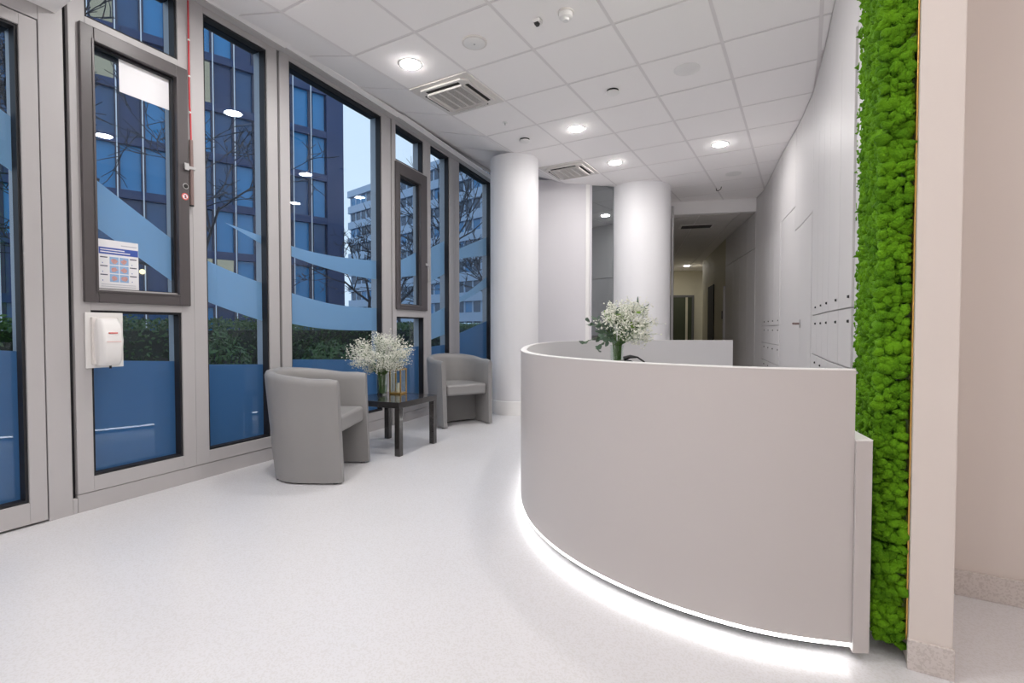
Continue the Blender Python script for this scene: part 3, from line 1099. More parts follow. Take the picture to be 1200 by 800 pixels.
# ------------------------------------------------------------------ side table and what stands on it
TZ = 0.445
tb = empty('side_table', (-3.155, 3.285, 0), math.radians(6.2), 'square black side table with glossy top between the grey tub chairs', 'table')
H = 0.28
box('table_top', M['table'], -H, H, -H, H, TZ - 0.05, TZ, tb, bevel=0.003)
for sx in (-1, 1):
    for sy in (-1, 1):
        x, y = sx * (H - 0.026), sy * (H - 0.026)
        box('leg', M['table'], x - 0.025, x + 0.025, y - 0.025, y + 0.025, 0, TZ - 0.0505, tb, bevel=0.003)

lan = empty('lantern', (-3.27, 3.475, TZ), math.radians(14), 'small gold candle lantern with dark top on the black side table', 'lantern')
lw, lh = 0.060, 0.222
box('base', M['gold'], -lw, lw, -lw, lw, 0, 0.014, lan, bevel=0.002)
for sx in (-1, 1):
    for sy in (-1, 1):
        box('post', M['gold'], sx * (lw - 0.006) - 0.005, sx * (lw - 0.006) + 0.005, sy * (lw - 0.006) - 0.005, sy * (lw - 0.006) + 0.005, 0.014, lh, lan)
for k, (x0, x1, y0, y1) in enumerate(((-lw + 0.012, lw - 0.012, -lw + 0.003, -lw + 0.005), (-lw + 0.012, lw - 0.012, lw - 0.005, lw - 0.003), (-lw + 0.003, -lw + 0.005, -lw + 0.012, lw - 0.012), (lw - 0.005, lw - 0.003, -lw + 0.012, lw - 0.012))):
    box('glass_pane', M['clear'], x0, x1, y0, y1, 0.015, lh - 0.001, lan)
rf = MB()
rf.box(-lw - 0.002, lw + 0.002, -lw - 0.002, lw + 0.002, lh, lh + 0.012)
rf.build('roof_frame', M['gold'], lan, bevel=0.001)
rf = MB()
a, b_ = lw - 0.004, 0.026
rf.v += [(-a, -a, lh + 0.0125), (a, -a, lh + 0.0125), (a, a, lh + 0.0125), (-a, a, lh + 0.0125), (-b_, -b_, lh + 0.035), (b_, -b_, lh + 0.035), (b_, b_, lh + 0.035), (-b_, b_, lh + 0.035)]
rf.f += [(0, 3, 2, 1), (4, 5, 6, 7)] + [(i, (i + 1) % 4, 4 + (i + 1) % 4, 4 + i) for i in range(4)]
rf.build('roof', M['table'], lan)
MB().tube([(0.022 * math.cos(t), 0, lh + 0.035 + 0.016 * math.sin(t)) for t in np.linspace(0, PI, 11)], 0.0028, 6).build('handle', M['gold'], lan, smooth=60)
MB().lathe([(0.021, 0.0145), (0.021, 0.095), (0.019, 0.098)], 20).build('candle', M['candle'], lan, smooth=40)
MB().tube([(0, 0, 0.098), (0, 0, 0.108)], 0.001, 5).build('wick', M['black'], bpy.data.objects['candle'] if False else lan)


def bouquet(name, loc, label, vr, vh, cloud, n_stem, n_flo, seed, leaves=None, foot=False):
    r = random.Random(seed)
    root = empty(name, loc, 0, label, 'flower vase')
    w = 0.004
    prof = [(vr * 0.80, 0.0), (vr * 0.84, vh * 0.15), (vr * 0.92, vh * 0.6), (vr, vh), (vr - w, vh), (vr * 0.92 - w, vh * 0.6), (vr * 0.84 - w, vh * 0.15), (vr * 0.8 - w, 0.014)]
    MB().lathe(prof, 28).build('vase', M['clear'], root, smooth=40)
    MB().lathe([(vr * 0.8 - w - 0.001, 0.0145), (vr * 0.84 - w - 0.001, vh * 0.15), (vr * 0.89 - w - 0.001, vh * 0.5)], 24).build('water', M['water'], root, smooth=40)
    (cx, cy, cz), (rx, ry, rz) = cloud
    st, fl = MB(), []
    tips = []
    for i in range(n_stem):
        while True:
            u = Vector((r.uniform(-1, 1), r.uniform(-1, 1), r.uniform(-1, 1)))
            if 0.25 < u.length < 1:
                break
        tip = Vector((cx + u.x * rx, cy + u.y * ry, cz + u.z * rz))
        if tip.z < vh + 0.03:
            tip.z = vh + 0.03 + r.uniform(0, 0.03)
        a = r.uniform(0, 2 * PI)
        base = Vector((math.cos(a) * vr * 0.4, math.sin(a) * vr * 0.4, 0.02))
        neck = Vector((tip.x, tip.y, 0)).normalized() * vr * 0.7 * r.uniform(0.3, 1) + Vector((0, 0, vh))
        mid = neck.lerp(tip, 0.5) + Vector((0, 0, 0.02))
        st.tube([base, neck, mid, tip], [0.0016, 0.0014, 0.001, 0.0006], 3, cap=False)
        tips.append((mid, tip))
    for mid, tip in tips:
        k = n_flo // n_stem
        for _ in range(k):
            c = mid.lerp(tip, r.uniform(0.45, 1.05)) + Vector((r.gauss(0, 0.020), r.gauss(0, 0.020), r.gauss(0, 0.017)))
            fl.append(c)
            if r.random() < 0.35:
                st.tube([mid.lerp(tip, 0.55), c], [0.0006, 0.0004], 3, cap=False)
    st.build('stems', M['stem'], root, kind='stuff', fix=False)
    iv, if_ = ico(1)
    V_, F_, o_ = [], [], 0
    for c in fl:
        s = r.uniform(0.0034, 0.0070)
        sc = np.array([s * r.uniform(0.8, 1.2), s * r.uniform(0.8, 1.2), s * r.uniform(0.6, 1.0)])
        V_.append(iv * sc + np.array(c))
        F_.append(if_ + o_)
        o_ += len(iv)
    np_mesh('blossoms', np.concatenate(V_), np.concatenate(F_), M['petal'], root, 'stuff')
    return root


bouquet('flower_vase', (-3.315, 3.315, TZ + 0.0005), 'glass vase of white baby\'s breath on the black side table', 0.055, 0.19, ((-0.005, 0.0, 0.385), (0.33, 0.33, 0.195)), 150, 5200, 3)
bq = bouquet('flower_vase', (-0.925, 2.765, 0.7205), 'glass vase of white blossom and eucalyptus standing inside the reception desk', 0.040, 0.235, ((0.065, 0.045, 0.375), (0.20, 0.20, 0.125)), 80, 1900, 9)


def leaf_mesh(name, m, L=0.04, W=0.024):
    q = MB()
    n = 8
    ring = []
    for i in range(n):
        a = 2 * PI * i / n
        ring.append((L / 2 + L / 2 * math.cos(a), W / 2 * math.sin(a), 0.004 * math.cos(2 * a)))
    q.v = ring + [(L / 2, 0, -0.003)] + [(x, y, z - 0.0008) for x, y, z in ring] + [(L / 2, 0, -0.0038)]
    for i in range(n):
        j = (i + 1) % n
        q.f += [(i, j, n), (n + 1 + j, n + 1 + i, 2 * n + 1), (j, i, n + 1 + i, n + 1 + j)]
    return q.mesh(name, m, 60)


lm_e, lm_g, lm_d = leaf_mesh('leaf', M['leaf'], 0.040, 0.030), leaf_mesh('leaf', M['leaf2'], 0.048, 0.022), leaf_mesh('leaf', M['leaf'], 0.060, 0.016)
rl = random.Random(21)
cr, cu = Vector((0.8627, 0.5057, 0)), Vector((0, 0, 1))
sprigs = MB()


def leaf(mesh, p, d, roll):
    o = bpy.data.objects.new('leaf', mesh)
    COL.objects.link(o)
    o.parent = bq
    o.location = p
    q = Vector(d).normalized().to_track_quat('X', 'Z')
    o.rotation_mode = 'QUATERNION'
    from mathutils import Quaternion
    o.rotation_quaternion = q @ Quaternion((1, 0, 0), roll)


for (a, b_, cnt) in (((-0.20, 0.25), (-0.06, 0.30), 5), ((-0.135, 0.215), (-0.04, 0.28), 6), ((-0.18, 0.37), (-0.03, 0.28), 8), ((-0.12, 0.39), (-0.02, 0.28), 7), ((-0.06, 0.33), (0, 0.25), 6), ((-0.10, 0.30), (0, 0.25), 6), ((0.05, 0.30), (0, 0.25), 4), ((0.14, 0.36), (0.02, 0.27), 6), ((0.06, 0.42), (0.01, 0.28), 5), ((-0.02, 0.43), (0.0, 0.30), 4)):
    A = cr * b_[0] + cu * b_[1]
    B = cr * a[0] + cu * a[1]
    yo = Vector((0.5, -0.86, 0)) * rl.uniform(0.0, 0.10)
    sprigs.tube([Vector((0, 0, 0.22)), A + yo * 0.5, B + yo], [0.0014, 0.0012, 0.0007], 4)
    for i in range(cnt):
        t = (i + 0.6) / cnt
        p = A.lerp(B, t) + yo * (0.5 + 0.5 * t)
        dv = (B - A).normalized() + Vector((rl.uniform(-1, 1), rl.uniform(-1, 1), rl.uniform(-0.9, 0.7)))
        leaf(lm_e, p, dv, rl.uniform(-1, 1))
for (x, z) in ((-0.08, 0.39), (-0.02, 0.40), (0.02, 0.385), (0.04, 0.37), (-0.05, 0.375), (0.075, 0.33), (0.09, 0.42), (0.0, 0.41)):
    leaf(lm_g, cr * x + cu * z + Vector((0.5, -0.86, 0)) * 0.08, Vector((rl.uniform(-1, 1), rl.uniform(-1, 1), rl.uniform(-0.2, 1))), rl.uniform(-1, 1))
for (x, z, dx, dz) in ((0.125, 0.455, -0.15, 1.0), (0.13, 0.445, 1.0, 0.45), (0.125, 0.44, 0.6, -0.3), (0.115, 0.39, 0.1, -1), (0.06, 0.32, 0.5, -0.8)):
    leaf(lm_d, cr * x + cu * z, cr * dx + cu * dz, 0.3)
sprigs.tube([Vector((0, 0, 0.22)), cr * 0.07 + cu * 0.36, cr * 0.125 + cu * 0.45], [0.0015, 0.0012, 0.0008], 4)
sprigs.build('sprigs', M['stem'], bq, fix=False)

# black desk telephone behind the counter edge
ph = empty('desk_telephone', (-0.80, 2.66, 0.7205), math.radians(30), 'black desk telephone just showing behind the counter edge', 'telephone')
MB().prism([(-0.07, 0), (0.07, 0), (0.07, 0.09), (-0.02, 0.162), (-0.07, 0.155)], -0.05, 0.05, 'y').build('body', M['black'], ph, bevel=0.006)
MB().tube([(-0.055, -0.02, 0.168), (-0.02, -0.02, 0.180), (0.02, -0.02, 0.176), (0.055, -0.02, 0.152), (0.065, -0.02, 0.128)], [0.013, 0.010, 0.005, 0.005, 0.008], 8).build('handset', M['black'], ph, smooth=60)


# ------------------------------------------------------------------ ceiling things
def downlight(x, y, label, z=CEIL):
    r = empty('downlight', (x, y, z), 0, label, 'downlight', 'recessed ceiling downlights')
    MB().lathe([(0.078, -0.0045), (0.098, -0.002), (0.1, -0.0003)], 40, cap=False).add([], []).build('trim_ring', M['white'], r, smooth=40)
    MB().lathe([(0.004, -0.015), (0.03, -0.014), (0.055, -0.011), (0.072, -0.006), (0.0775, -0.0006)], 40).build('lens', M['lamp'], r, label='glowing round lens')
    return r


downlight(-2.73, 3.06, 'round glowing downlight next to the nearer ceiling air conditioner')
downlight(-2.10, 4.92, 'round glowing downlight between the two ceiling air conditioners, left of the dark round vent')
downlight(-2.10, 6.16, 'round glowing downlight beside the farther ceiling air conditioner')
downlight(-0.86, 6.16, 'round glowing downlight nearest the glossy right-hand wall')
downlight(-0.86, 3.00, 'round downlight above the desk just past the top edge of the picture')
downlight(-2.73, 1.82, 'round downlight over the window end of the hall, reflected in the opening sash')
downlight(-0.86, 0.95, 'unseen added downlight in the near ceiling ahead of the camera')  # this and the other near-ceiling downlights are unseen, added to light the hall
downlight(-2.10, 0.30, 'unseen added downlight in the near ceiling beside the door soffit')
downlight(-0.86, -1.2, 'unseen added downlight in the near ceiling behind the camera')
downlight(0.95, -0.5, 'unseen added downlight in the near ceiling right of the camera')
downlight(1.40, 1.05, 'unseen downlight added to brighten the niche right of the partition')  # lamp out of view, added to brighten the niche wall and partition end
downlight(-2.10, -1.2, 'unseen added downlight in the near ceiling behind the door soffit')
downlight(-3.1, 15.7, 'small downlight at the far end of the dim corridor', CC)


def cassette(x, y, label):
    r = empty('air_conditioner', (x, y, CEIL), 0, label, 'air conditioner', 'ceiling air conditioners')
    h = TILE / 2 - 0.004
    z0, z1 = -0.030, 0.010
    MB().box(-h, h, -h, h, z0 + 0.022, z1).build('panel', M['offwhite'], r, bevel=0.004)
    p = MB()
    c = 0.05
    s = 0.262
    P = [(-s + c, -s), (s - c, -s), (s, -s + c), (s, s - c), (s - c, s), (-s + c, s), (-s, s - c), (-s, -s + c)]
    p.prism(P, z0 + 0.004, z0 + 0.0215).build('raised_frame', M['offwhite'], r, bevel=0.005)
    for k in range(4):
        a = k * PI / 2
        f = box('air_slot', M['slot'], -0.175, 0.175, -0.236, -0.203, z0 + 0.0015, z0 + 0.0038, r)
        f.rotation_euler = (0, 0, a)
        f2 = MB()
        f2.box(-0.18, 0.18, -0.202, -0.196, z0 - 0.016, z0 + 0.0038)
        o = f2.build('air_flap', M['offwhite'], r, bevel=0.001)
        o.rotation_euler = (0, 0, a)
    box('grille_back', M['vent'], -0.165, 0.165, -0.165, 0.165, z0 + 0.0018, z0 + 0.0038, r)
    gq = MB()
    for i in range(24):
        y = -0.165 + 0.33 * i / 23
        gq.box(-0.165, 0.165, y - 0.0022, y + 0.0022, z0 - 0.0025, z0 + 0.0015)
    gq.build('grille_slats', M['offwhite'], r, kind='stuff')
    for i in range(5):
        x = -0.165 + 0.33 * (i + 0.0) / 4
        box('grille_rib', M['offwhite'], x - 0.009, x + 0.009, -0.170, 0.170, z0 - 0.005, z0 - 0.0026, r)
    return r


cassette(GX - 3.5 * TILE, GY + 0.5 * TILE, 'square white ceiling air conditioner nearer the camera, close to the window wall')
cassette(GX - 3.5 * TILE, GY + 4.5 * TILE, 'square white ceiling air conditioner farther back, behind the slim round column')


def disc_thing(name, x, y, parts, label, cat):
    r = empty(name, (x, y, CEIL), 0, label, cat)
    for nm, m, prof in parts:
        MB().lathe(prof, 36).build(nm, M[m], r, smooth=40)
    return r


disc_thing('ceiling_speaker', -2.115, 3.064, [('rim', 'offwhite', [(0.088, -0.012), (0.092, -0.010), (0.092, -0.0004)]), ('grille', 'white', [(0.07, -0.018), (0.078, -0.0122)]), ('centre_dot', 'steel', [(0.008, -0.0205), (0.008, -0.0182)])], 'round off-white ceiling speaker beside the nearest glowing downlight', 'speaker')
sd = disc_thing('smoke_detector', -1.395, 3.085, [('base', 'offwhite', [(0.052, -0.012), (0.052, -0.0004)]), ('body', 'white', [(0.036, -0.044), (0.044, -0.038), (0.046, -0.0122)]), ('sensor_head', 'white', [(0.020, -0.060), (0.024, -0.0442)]), ], 'white domed smoke detector next to the small motion sensor', 'smoke detector')
ms = empty('motion_sensor', (-1.594, 3.064, CEIL), 0, 'small white motion sensor with black lens beside the smoke detector', 'sensor')
box('body', M['white'], -0.026, 0.026, -0.026, 0.026, -0.028, -0.0004, ms, bevel=0.006)
MB().prism([(-0.016, -0.0285), (0.016, -0.0285), (0.010, -0.045), (-0.010, -0.045)], -0.026, 0.005, 'y').build('lens', M['black'], ms)


def vent(x, y, label):
    r = empty('round_vent', (x, y, CEIL), 0, label, 'vent', 'round ceiling vents')
    MB().lathe([(0.052, -0.0015), (0.052, -0.0004)], 32).build('opening', M['slot'], r)
    MB().lathe([(0.05, -0.030), (0.058, -0.026), (0.056, -0.016)], 32).build('disc', M['white'], r, smooth=40)
    MB().tube([(0, 0, -0.0016), (0, 0, -0.0158)], 0.006, 8).build('spindle', M['steel'], r)


vent(-1.489, 4.297, 'small round ceiling vent in the middle of the ceiling, nearer of two')
vent(-2.705, 4.896, 'small round ceiling vent just in front of the slim round column')
disc_thing('flush_speaker', -0.85, 4.251, [('plate', 'white', [(0.098, -0.007), (0.102, -0.004), (0.102, -0.0004)])], 'flush round white disc on the ceiling toward the right-hand wall', 'ceiling disc')
disc_thing('flush_speaker', -0.86, 7.40, [('plate', 'white', [(0.098, -0.007), (0.102, -0.004), (0.102, -0.0004)])], 'flush round white disc on the ceiling close to the corridor bulkhead', 'ceiling disc')
sp = empty('sprinkler', (-2.66, 4.40, CEIL), 0, 'tiny sprinkler head behind the nearer ceiling air conditioner', 'sprinkler')
MB().lathe([(0.026, -0.004), (0.026, -0.0004)], 20).build('rosette', M['white'], sp)
MB().lathe([(0.006, -0.026), (0.006, -0.0042)], 12).build('nozzle', M['steel'], sp)
hk = empty('ceiling_hook', (-1.17, 8.05, CEIL), 0.4, 'small dark wire hook on the ceiling in front of the bulkhead', 'hook')
MB().tube([(0, 0, -0.0005), (0, 0, -0.03), (0.02, -0.03, -0.045), (0.045, -0.07, -0.03), (0.05, -0.09, -0.0005)], 0.005, 6).build('wire', M['slot'], hk)
cv = empty('ceiling_vent', (-1.75, 9.7, CC), 0.32, 'dark slotted ceiling vent inside the corridor', 'vent')
box('frame', M['offwhite'], -0.30, 0.30, -0.16, 0.16, -0.012, -0.0005, cv, bevel=0.003)
box('opening', M['slot'], -0.26, 0.26, -0.12, 0.12, -0.0145, -0.0122, cv)
for i in range(5):
    box('slat', M['vent'], -0.26, 0.26, -0.10 + i * 0.05 - 0.006, -0.10 + i * 0.05 + 0.006, -0.022, -0.0147, cv)

# ------------------------------------------------------------------ things on the glass front
R0 = SEG[0][1]
O0 = Vector(SEG[0][0])


def on_front(s, y, z, k=0):
    (x0, y0, _), a = SEG[k]
    return Vector((x0 + math.cos(a) * s - math.sin(a) * y, y0 + math.sin(a) * s + math.cos(a) * y, z))


# soap dispenser on its board
dpn = empty('soap_dispenser', on_front(0.825, -0.003, 0.822), R0, 'white wall soap dispenser on a white board below the dark window sash', 'dispenser')
box('board', M['white'], -0.095, 0.095, -0.008, 0.0, 0.0, 0.322, dpn, bevel=0.002)
bd = MB()
P = []
for z, d, hwid in ((0.012, 0.07, 0.055), (0.05, 0.095, 0.060), (0.16, 0.105, 0.064), (0.25, 0.085, 0.062), (0.288, 0.055, 0.052)):
    P.append([(-hwid, -0.0085), (-hwid, -d * 0.72), (-hwid * 0.72, -d), (hwid * 0.72, -d), (hwid, -d * 0.72), (hwid, -0.0085)])
    bd.v += [(x, y, z) for x, y in P[-1]]
n = 6
for k in range(4):
    for i in range(n):
        j = (i + 1) % n
        bd.f.append((k * n + i, k * n + j, (k + 1) * n + j, (k + 1) * n + i))
bd.f += [tuple(range(n))[::-1], tuple(4 * n + i for i in range(n))]
bo = bd.build('body', M['white'], dpn, smooth=50, bevel=0.008, segs=3)
box('maker_mark', M['red_ink'], -0.022, 0.022, -0.1005, -0.094, 0.200, 0.206, bo)
box('printed_line', M['pink_ink'], -0.036, 0.036, -0.1065, -0.102, 0.150, 0.156, bo)
box('back_plate', M['offwhite'], -0.072, 0.064, -0.03, -0.0085, 0.02, 0.296, dpn, bevel=0.006)
MB().tube([(0.0, -0.06, 0.013), (0.0, -0.06, -0.004)], 0.006, 10).build('nozzle', M['black'], dpn)

# hand-washing poster on the sash glass
po = empty('poster', on_front(0.930, 0.036, 1.284), R0, 'white hand-washing instruction sheet with blue heading and six small pictures on the sash glass', 'poster')
box('sheet', M['paper'], -0.107, 0.107, 0.0, 0.0016, 0.0, 0.298, po)
box('heading_band', M['blue'], -0.105, 0.105, -0.0006, -0.0001, 0.212, 0.252, po)
for k, (a, b_, zz) in enumerate(((-0.098, 0.03, 0.236), (-0.098, 0.06, 0.222))):
    box('heading_text_line', M['paper'], a, b_, -0.0011, -0.0007, zz, zz + 0.006, po)
box('title_text_line', M['grey_ink'], 0.012, 0.098, -0.0006, -0.0001, 0.268, 0.274, po)
for r_ in range(3):
    z0 = 0.152 - 0.052 * r_
    for c_ in range(2):
        x0 = -0.05 + c_ * 0.053
        pc = box('picture', M['sky_print'], x0, x0 + 0.048, -0.0006, -0.0001, z0, z0 + 0.046, po)
        q = MB()
        rr = random.Random(r_ * 2 + c_)
        q.prism([(x0 + 0.024 + math.cos(t) * rr.uniform(0.012, 0.021), z0 + 0.022 + math.sin(t) * rr.uniform(0.010, 0.018)) for t in np.linspace(0, 2 * PI, 12)[:-1]], -0.0011, -0.0007, 'y').build('picture_hands', M['skin_print'], pc)
        cx0 = -0.099 if c_ == 0 else 0.058
        box('caption_line', M['ink'], cx0, cx0 + 0.038, -0.0006, -0.0001, z0 + 0.038, z0 + 0.044, po)
        box('caption_number', M['blue'], cx0 + 0.010, cx0 + 0.014, -0.0006, -0.0001, z0 + 0.004, z0 + 0.010, po)
for k in range(2):
    box('foot_text_line', M['grey_ink'], -0.095, 0.09, -0.0006, -0.0001, 0.018 + k * 0.012, 0.022 + k * 0.012, po)

np_ = empty('notice_sheet', on_front(1.10, 0.0365, 2.49), R0, 'blank white sheet stuck to the top of the dark window sash', 'paper sheet')
MB().box(-0.150, 0.150, 0, 0.0016, 0.0, 0.205).build('sheet', M['paper'], np_)

# pull cord with tube and bracket on the mullion
pc = empty('pull_cord', on_front(1.343, -0.004, 1.885), R0, 'red pull cord in a metal tube beside the nearer dark sash', 'pull cord')
MB().tube([(0, -0.016, 0.0), (0, -0.016, 0.435)], 0.0125, 12).build('tube', M['bronze'], pc, smooth=40)
MB().tube([(0, -0.016, 0.435), (0.002, -0.014, 0.45), (0, -0.014, 0.62), (-0.004, -0.014, 0.66), (-0.004, -0.014, 1.36)], 0.0055, 8).build('cord', M['red'], pc, smooth=60)
for z in (0.62, 0.86, 1.10):
    MB().lathe([(0.006, -0.006), (0.009, 0.0), (0.006, 0.006)], 10, (-0.003, -0.014, z)).build('cord_clip', M['white'], pc)
br = MB().box(-0.052, 0.022, -0.032, -0.0005, 0.235, 0.255)
br.box(-0.055, -0.025, -0.036, -0.030, 0.222, 0.268)
br.build('bracket', M['steel'], pc, bevel=0.002)
MB().lathe([(0.013, -0.008), (0.013, 0.0)], 14, (0, -0.016, 0.0)).build('tube_end', M['black'], pc)
lk = empty('sash_lock', on_front(1.300, -0.023, 2.001), R0, 'round dark key lock with steel ring on the nearer sash', 'lock')
MB().tube([(0, 0.0, 0), (0, -0.004, 0)], 0.019, 20).build('ring', M['steel'], lk)
MB().tube([(0, -0.0042, 0), (0, -0.006, 0)], 0.014, 20).build('barrel', M['slot'], lk)
st = empty('warning_sticker', on_front(1.296, -0.023, 1.932), R0, 'small round red and white prohibition sticker under the sash lock', 'sticker')
MB().tube([(0, 0.0, 0), (0, -0.0010, 0)], 0.023, 24).build('red_ring', M['red_ink'], st)
MB().tube([(0, -0.0012, 0), (0, -0.0018, 0)], 0.017, 24).build('white_field', M['paper'], st)
MB().prism([(-0.004, -0.011), (0.007, -0.011), (0.007, 0.004), (0.002, 0.012), (-0.003, 0.008)], -0.0026, -0.002, 'y').build('black_symbol', M['ink'], st)
rb = MB().box(-0.018, 0.018, -0.0034, -0.0028, -0.002, 0.002).build('red_slash', M['red_ink'], st)
rb.rotation_euler = (0, math.radians(45), 0)
l2 = empty('window_catch', on_front(0.715, -0.002, 1.80, 2), SEG[2][1], 'small steel catch with hanging tube on the farther dark sash', 'catch')
MB().box(-0.075, 0.02, -0.03, -0.0005, 0.0, 0.03).build('bracket', M['steel'], l2, bevel=0.002)
MB().tube([(0, -0.018, -0.19), (0, -0.018, 0.0)], 0.008, 10).build('tube', M['steel'], l2, smooth=40)

# ------------------------------------------------------------------ outdoors
box('ground_outside', M['pave'], -160, -3.9, -60, 160, -0.5, -0.3, kind='structure')


def hedge(name, x0, x1, y0, y1, zt, n, label, seed):
    r = np.random.default_rng(seed)
    root = empty(name, ((x0 + x1) / 2, (y0 + y1) / 2, -0.3), math.radians(5.5), label, 'hedge')
    hx, hy_ = (x1 - x0) / 2, (y1 - y0) / 2
    h = zt + 0.3
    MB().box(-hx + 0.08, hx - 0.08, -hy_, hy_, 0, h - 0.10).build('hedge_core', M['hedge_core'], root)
    V_ = np.zeros((n * 4, 3))
    # points on the top and the room-side face
    face = r.random(n) < 0.5
    px = np.where(face, r.uniform(-hx, hx, n), hx - r.exponential(0.05, n))
    pz = np.where(face, h - r.exponential(0.05, n) + 0.03 * np.sin(r.uniform(0, 6, n)), r.uniform(0.2, h, n))
    py = r.uniform(-hy_, hy_, n)
    c = np.stack([px, py, pz + 0.03 * np.sin(py * 5.0) + 0.02 * np.sin(py * 13.0)], 1)
    u = r.normal(size=(n, 3))
    u /= np.linalg.norm(u, axis=1)[:, None]
    w = np.cross(u, r.normal(size=(n, 3)))
    w /= np.linalg.norm(w, axis=1)[:, None]
    s = r.uniform(0.014, 0.032, n)[:, None]
    V_[0::4] = c - u * s
    V_[1::4] = c + w * s * 0.5
    V_[2::4] = c + u * s
    V_[3::4] = c - w * s * 0.5
    np_mesh('foliage', V_, np.arange(n * 4).reshape(n, 4), M['hedge'], root, 'stuff', smooth=False)


hedge('hedge', -7.0, -5.9, -5, 14, 1.13, 42000, 'long clipped green hedge outside along the window wall', 4)


def shrub(x, y, rad, h, n, label, seed):
    r = np.random.default_rng(seed)
    root = empty('shrub', (x, y, -0.3), 0, label, 'shrub')
    st_ = MB()
    rr = random.Random(seed)
    for i in range(9):
        a = rr.uniform(0, 2 * PI)
        st_.tube([(0, 0, 0), (math.cos(a) * rad * 0.3, math.sin(a) * rad * 0.3, h * 0.45), (math.cos(a) * rad * 0.6, math.sin(a) * rad * 0.6, h * 0.85)], [0.02, 0.012, 0.006], 5)
    st_.build('stems', M['bark'], root, fix=False)
    d = r.normal(size=(n, 3))
    d /= np.linalg.norm(d, axis=1)[:, None]
    c = d * (r.uniform(0.5, 1, n) ** 0.5)[:, None] * np.array([rad, rad, h * 0.42]) + np.array([0, 0, h * 0.58])
    u = r.normal(size=(n, 3))
    u /= np.linalg.norm(u, axis=1)[:, None]
    w = np.cross(u, d)
    s = r.uniform(0.02, 0.05, n)[:, None]
    V_ = np.zeros((n * 4, 3))
    V_[0::4], V_[1::4], V_[2::4], V_[3::4] = c - u * s, c + w * s * 0.4, c + u * s, c - w * s * 0.4
    np_mesh('foliage', V_, np.arange(n * 4).reshape(n, 4), M['hedge'], root, 'stuff', smooth=False)


shrub(-5.25, 4.35, 0.40, 1.24, 2600, 'round leafy shrub in front of the hedge behind the baby\'s breath window', 8)
shrub(-5.15, 2.90, 0.30, 1.34, 1500, 'small leafy shrub in front of the hedge beside the narrow window', 12)

# dark office building across the street
OB = Vector((-31.8, 27.7, -0.3))
ob = empty('office_building', OB, math.atan2(-0.94, -0.337), 'dark blue gridded office building across the street', 'building')
box('body', M['bld'], 0, 27, -14, -0.35, 0, 29, ob)
box('corner_pier', M['bld'], 0.0, 1.30, -0.349, 0.15, 0, 29, ob)
FL = [2.75 + 3.32 * k + 0.3 for k in range(8)]
prevz = 0.0
bay = [1.30] + [2.55 + 1.285 * k for k in range(19)]
panes = {}
rnd = random.Random(11)
pm_ = {}
for kf, zb in enumerate(FL):
    box('floor_beam', M['bld'], 1.30, 27, -0.349, 0.10, zb - 0.26, zb + 0.26, ob)
    z0 = prevz + (0.26 if kf else 0.0)
    z1 = zb - 0.26
    for kb in range(len(bay) - 1):
        x0, x1 = bay[kb] + 0.09, bay[kb + 1] - 0.09
        if kb == 0:
            x1 = bay[1] - 0.3
        key = 'bpane'
        q = rnd.random()
        if kb < 3:
            key = 'bpane2' if q < 0.75 else 'bpane'
        elif q < 0.34:
            key = 'bpane2'
        elif q < 0.6:
            key = 'bpane3'
        if (kf, kb) in ((1, 6), (1, 7), (5, 6), (5, 10), (6, 10), (1, 5), (0, 7), (5, 11)):
            key = 'blit'
        kk = (round(z0, 2), round(x1 - x0, 2), key)
        if kk not in pm_:
            pm_[kk] = MB().box(0, x1 - x0, -0.348, -0.20, 0, z1 - z0).mesh('window_pane', M[key])
        o = bpy.data.objects.new('window_pane', pm_[kk])
        COL.objects.link(o)
        o.parent = ob
        o.location = (x0, 0, z0)
    prevz = zb
for kb in range(1, len(bay)):
    box('mullion', M['bld_red'], bay[kb] - 0.16, bay[kb] + 0.09, -0.349, -0.05, 0, 29, ob)
    MB().tube([(bay[kb], 0.35, 0.3), (bay[kb], 0.35, 28.8)], 0.034, 6).build('facade_rod', M['rod'], ob)
gl_ = MB()
gv, gf = ico(2)
np_mesh('lamp_globe', gv * 0.16, gf, M['globe'], ob, loc=(13.0, 0.55, 4.9))
MB().tube([(13.0, 0.1, 4.7), (13.0, 0.55, 4.7)], 0.03, 6).build('lamp_arm', M['bld_red'], ob)

# pale apartment building further off
AB = Vector((-69, 61.6, -0.3))
ab = empty('apartment_building', AB, math.atan2(-0.205, 0.979), 'pale banded apartment block in the distance beyond the dark office building', 'building')
box('body', M['wb_dark'], 0, 46, 0.30, 14, 0, 24.2, ab)
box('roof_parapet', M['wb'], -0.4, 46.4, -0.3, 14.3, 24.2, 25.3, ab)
for x, y, hh in ((9, 5, 1.0), (10, 6, 1.8), (11.5, 5, 0.8), (30, 6, 1.4)):
    MB().box(x - 0.3, x + 0.3, y - 0.3, y + 0.3, 25.3, 25.3 + hh).build('roof_vent', M['wb_dark'], ab)
pmesh = MB().box(0, 1.28, 0.12, 0.29, 0, 1.36).mesh('window_pane', M['wb_pane'])
pmesh2 = MB().box(0, 1.28, 0.12, 0.29, 0, 1.36).mesh('window_pane', M['bpane2'])
pmesh3 = MB().box(0, 1.28, 0.12, 0.29, 0, 1.36).mesh('window_pane', M['blit'])
for k in range(8):
    z = 24.2 - 2.72 * (k + 1)
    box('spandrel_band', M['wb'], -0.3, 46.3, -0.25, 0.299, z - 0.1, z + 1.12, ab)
    for i in range(28):
        q = rnd.random()
        o = bpy.data.objects.new('window_pane', pmesh3 if q < 0.008 else (pmesh2 if q < 0.3 else pmesh))
        COL.objects.link(o)
        o.parent = ab
        o.location = (0.35 + i * 1.63, 0, z + 1.18)
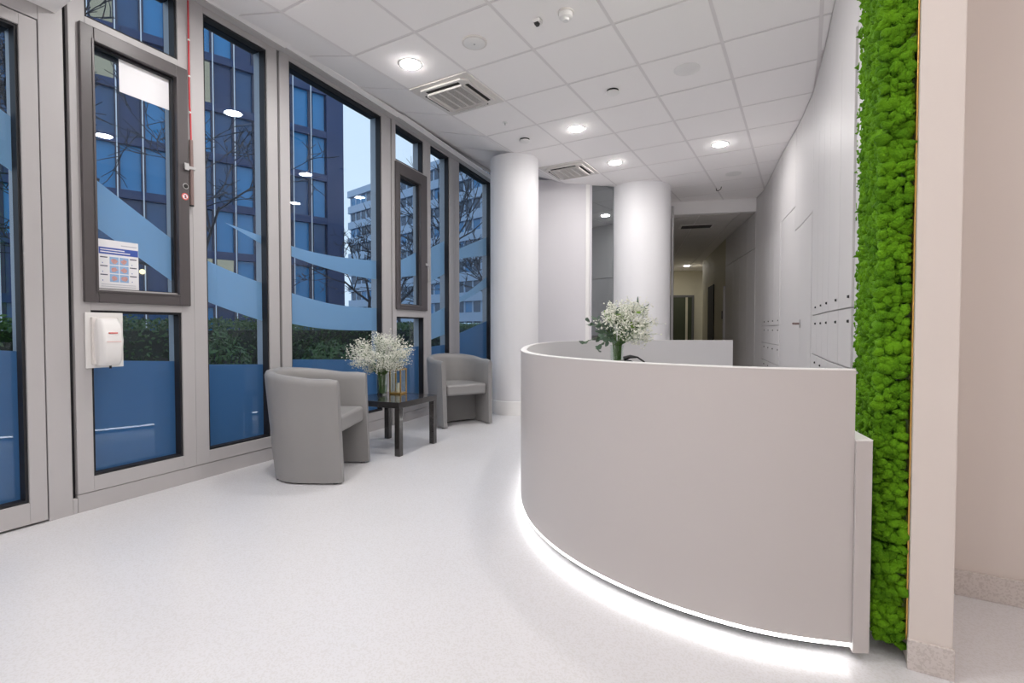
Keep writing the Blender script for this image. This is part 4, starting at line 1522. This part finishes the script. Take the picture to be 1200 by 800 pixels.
for i in range(29):
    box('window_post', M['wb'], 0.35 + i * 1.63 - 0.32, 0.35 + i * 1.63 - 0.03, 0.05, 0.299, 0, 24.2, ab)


# bare trees
def tree(x, y, h, label, seed, depth=5, spread=0.6, r0=0.09, base=-0.3, first=0.3, rmin=0.012):
    r = random.Random(seed)
    root = empty('bare_tree', (x, y, base), 0, label, 'tree', 'bare winter trees outside')
    tr, tw = MB(), MB()

    def grow(p, d, L, rad, k):
        q = p + d * L
        midp = p.lerp(q, 0.5) + Vector((r.gauss(0, 0.03), r.gauss(0, 0.03), r.gauss(0, 0.02))) * L
        (tr if k == 0 else tw).tube([p, midp, q], [rad, rad * 0.85, rad * 0.68], 5 if k < 2 else 3, cap=False)
        if k >= depth:
            return
        nb = 3 if k < 3 else r.choice((2, 3))
        for i in range(nb):
            nd = (d + Vector((r.gauss(0, spread), r.gauss(0, spread), r.gauss(0.12, spread * 0.7)))).normalized()
            s = r.uniform(0.55, 1.0)
            grow(p.lerp(q, s), nd, L * r.uniform(0.58, 0.82), max(rad * 0.58, rmin), k + 1)
    grow(Vector((0, 0, 0)), Vector((0, 0, 1)), h * first, r0, 0)
    tr.build('trunk', M['bark'], root, fix=False)
    tw.build('branches', M['bark'], root, fix=False)


tree(-13.5, 4.2, 10.0, 'bare tree whose branches cross the windows nearest the door', 31, 6, 0.65, 0.10, first=0.33)
tree(-14.5, 7.2, 9.0, 'bare tree behind the narrow window left of the wide one', 33, 6, 0.65, 0.09, first=0.33)
tree(-28.2, 27.0, 15.0, 'dense twiggy bare tree right of the dark office building corner', 40, 6, 0.62, 0.16, first=0.25, rmin=0.022)
tree(-19.5, 25.5, 13.0, 'bare tree with a forked trunk seen between the far dark sash and column', 52, 6, 0.45, 0.20, first=0.36, rmin=0.02)
tree(-24.5, 26.0, 11.5, 'bare tree seen through the farther dark sash', 57, 6, 0.6, 0.14, first=0.3, rmin=0.02)
tree(-17.0, 26.5, 10.5, 'bare tree seen through the last window beside the slim column', 61, 6, 0.6, 0.14, first=0.3, rmin=0.02)

# parked car
ca = empty('parked_car', (-14.3, 20.6, -0.3), math.radians(31), 'pale blue parked car outside beyond the hedge, by the last window', 'car')
prof = [(-0.86, 0.25), (0.86, 0.25), (0.88, 0.9), (0.80, 1.0), (0.62, 1.62), (-0.62, 1.62), (-0.80, 1.0), (-0.88, 0.9)]
MB().prism(prof, -1.9, 2.0, 'y').build('body', M['car'], ca, bevel=0.08, segs=3)
MB().prism([(-0.70, 1.08), (0.70, 1.08), (0.56, 1.52), (-0.56, 1.52)], -1.915, -1.86, 'y').build('rear_window', M['bpane'], ca)
for sx in (-0.80, 0.80):
    for yy_ in (-1.25, 1.3):
        MB().tube([(sx - 0.1, yy_, 0.32), (sx + 0.1, yy_, 0.32)], 0.32, 18).build('wheel', M['tyre'], ca)
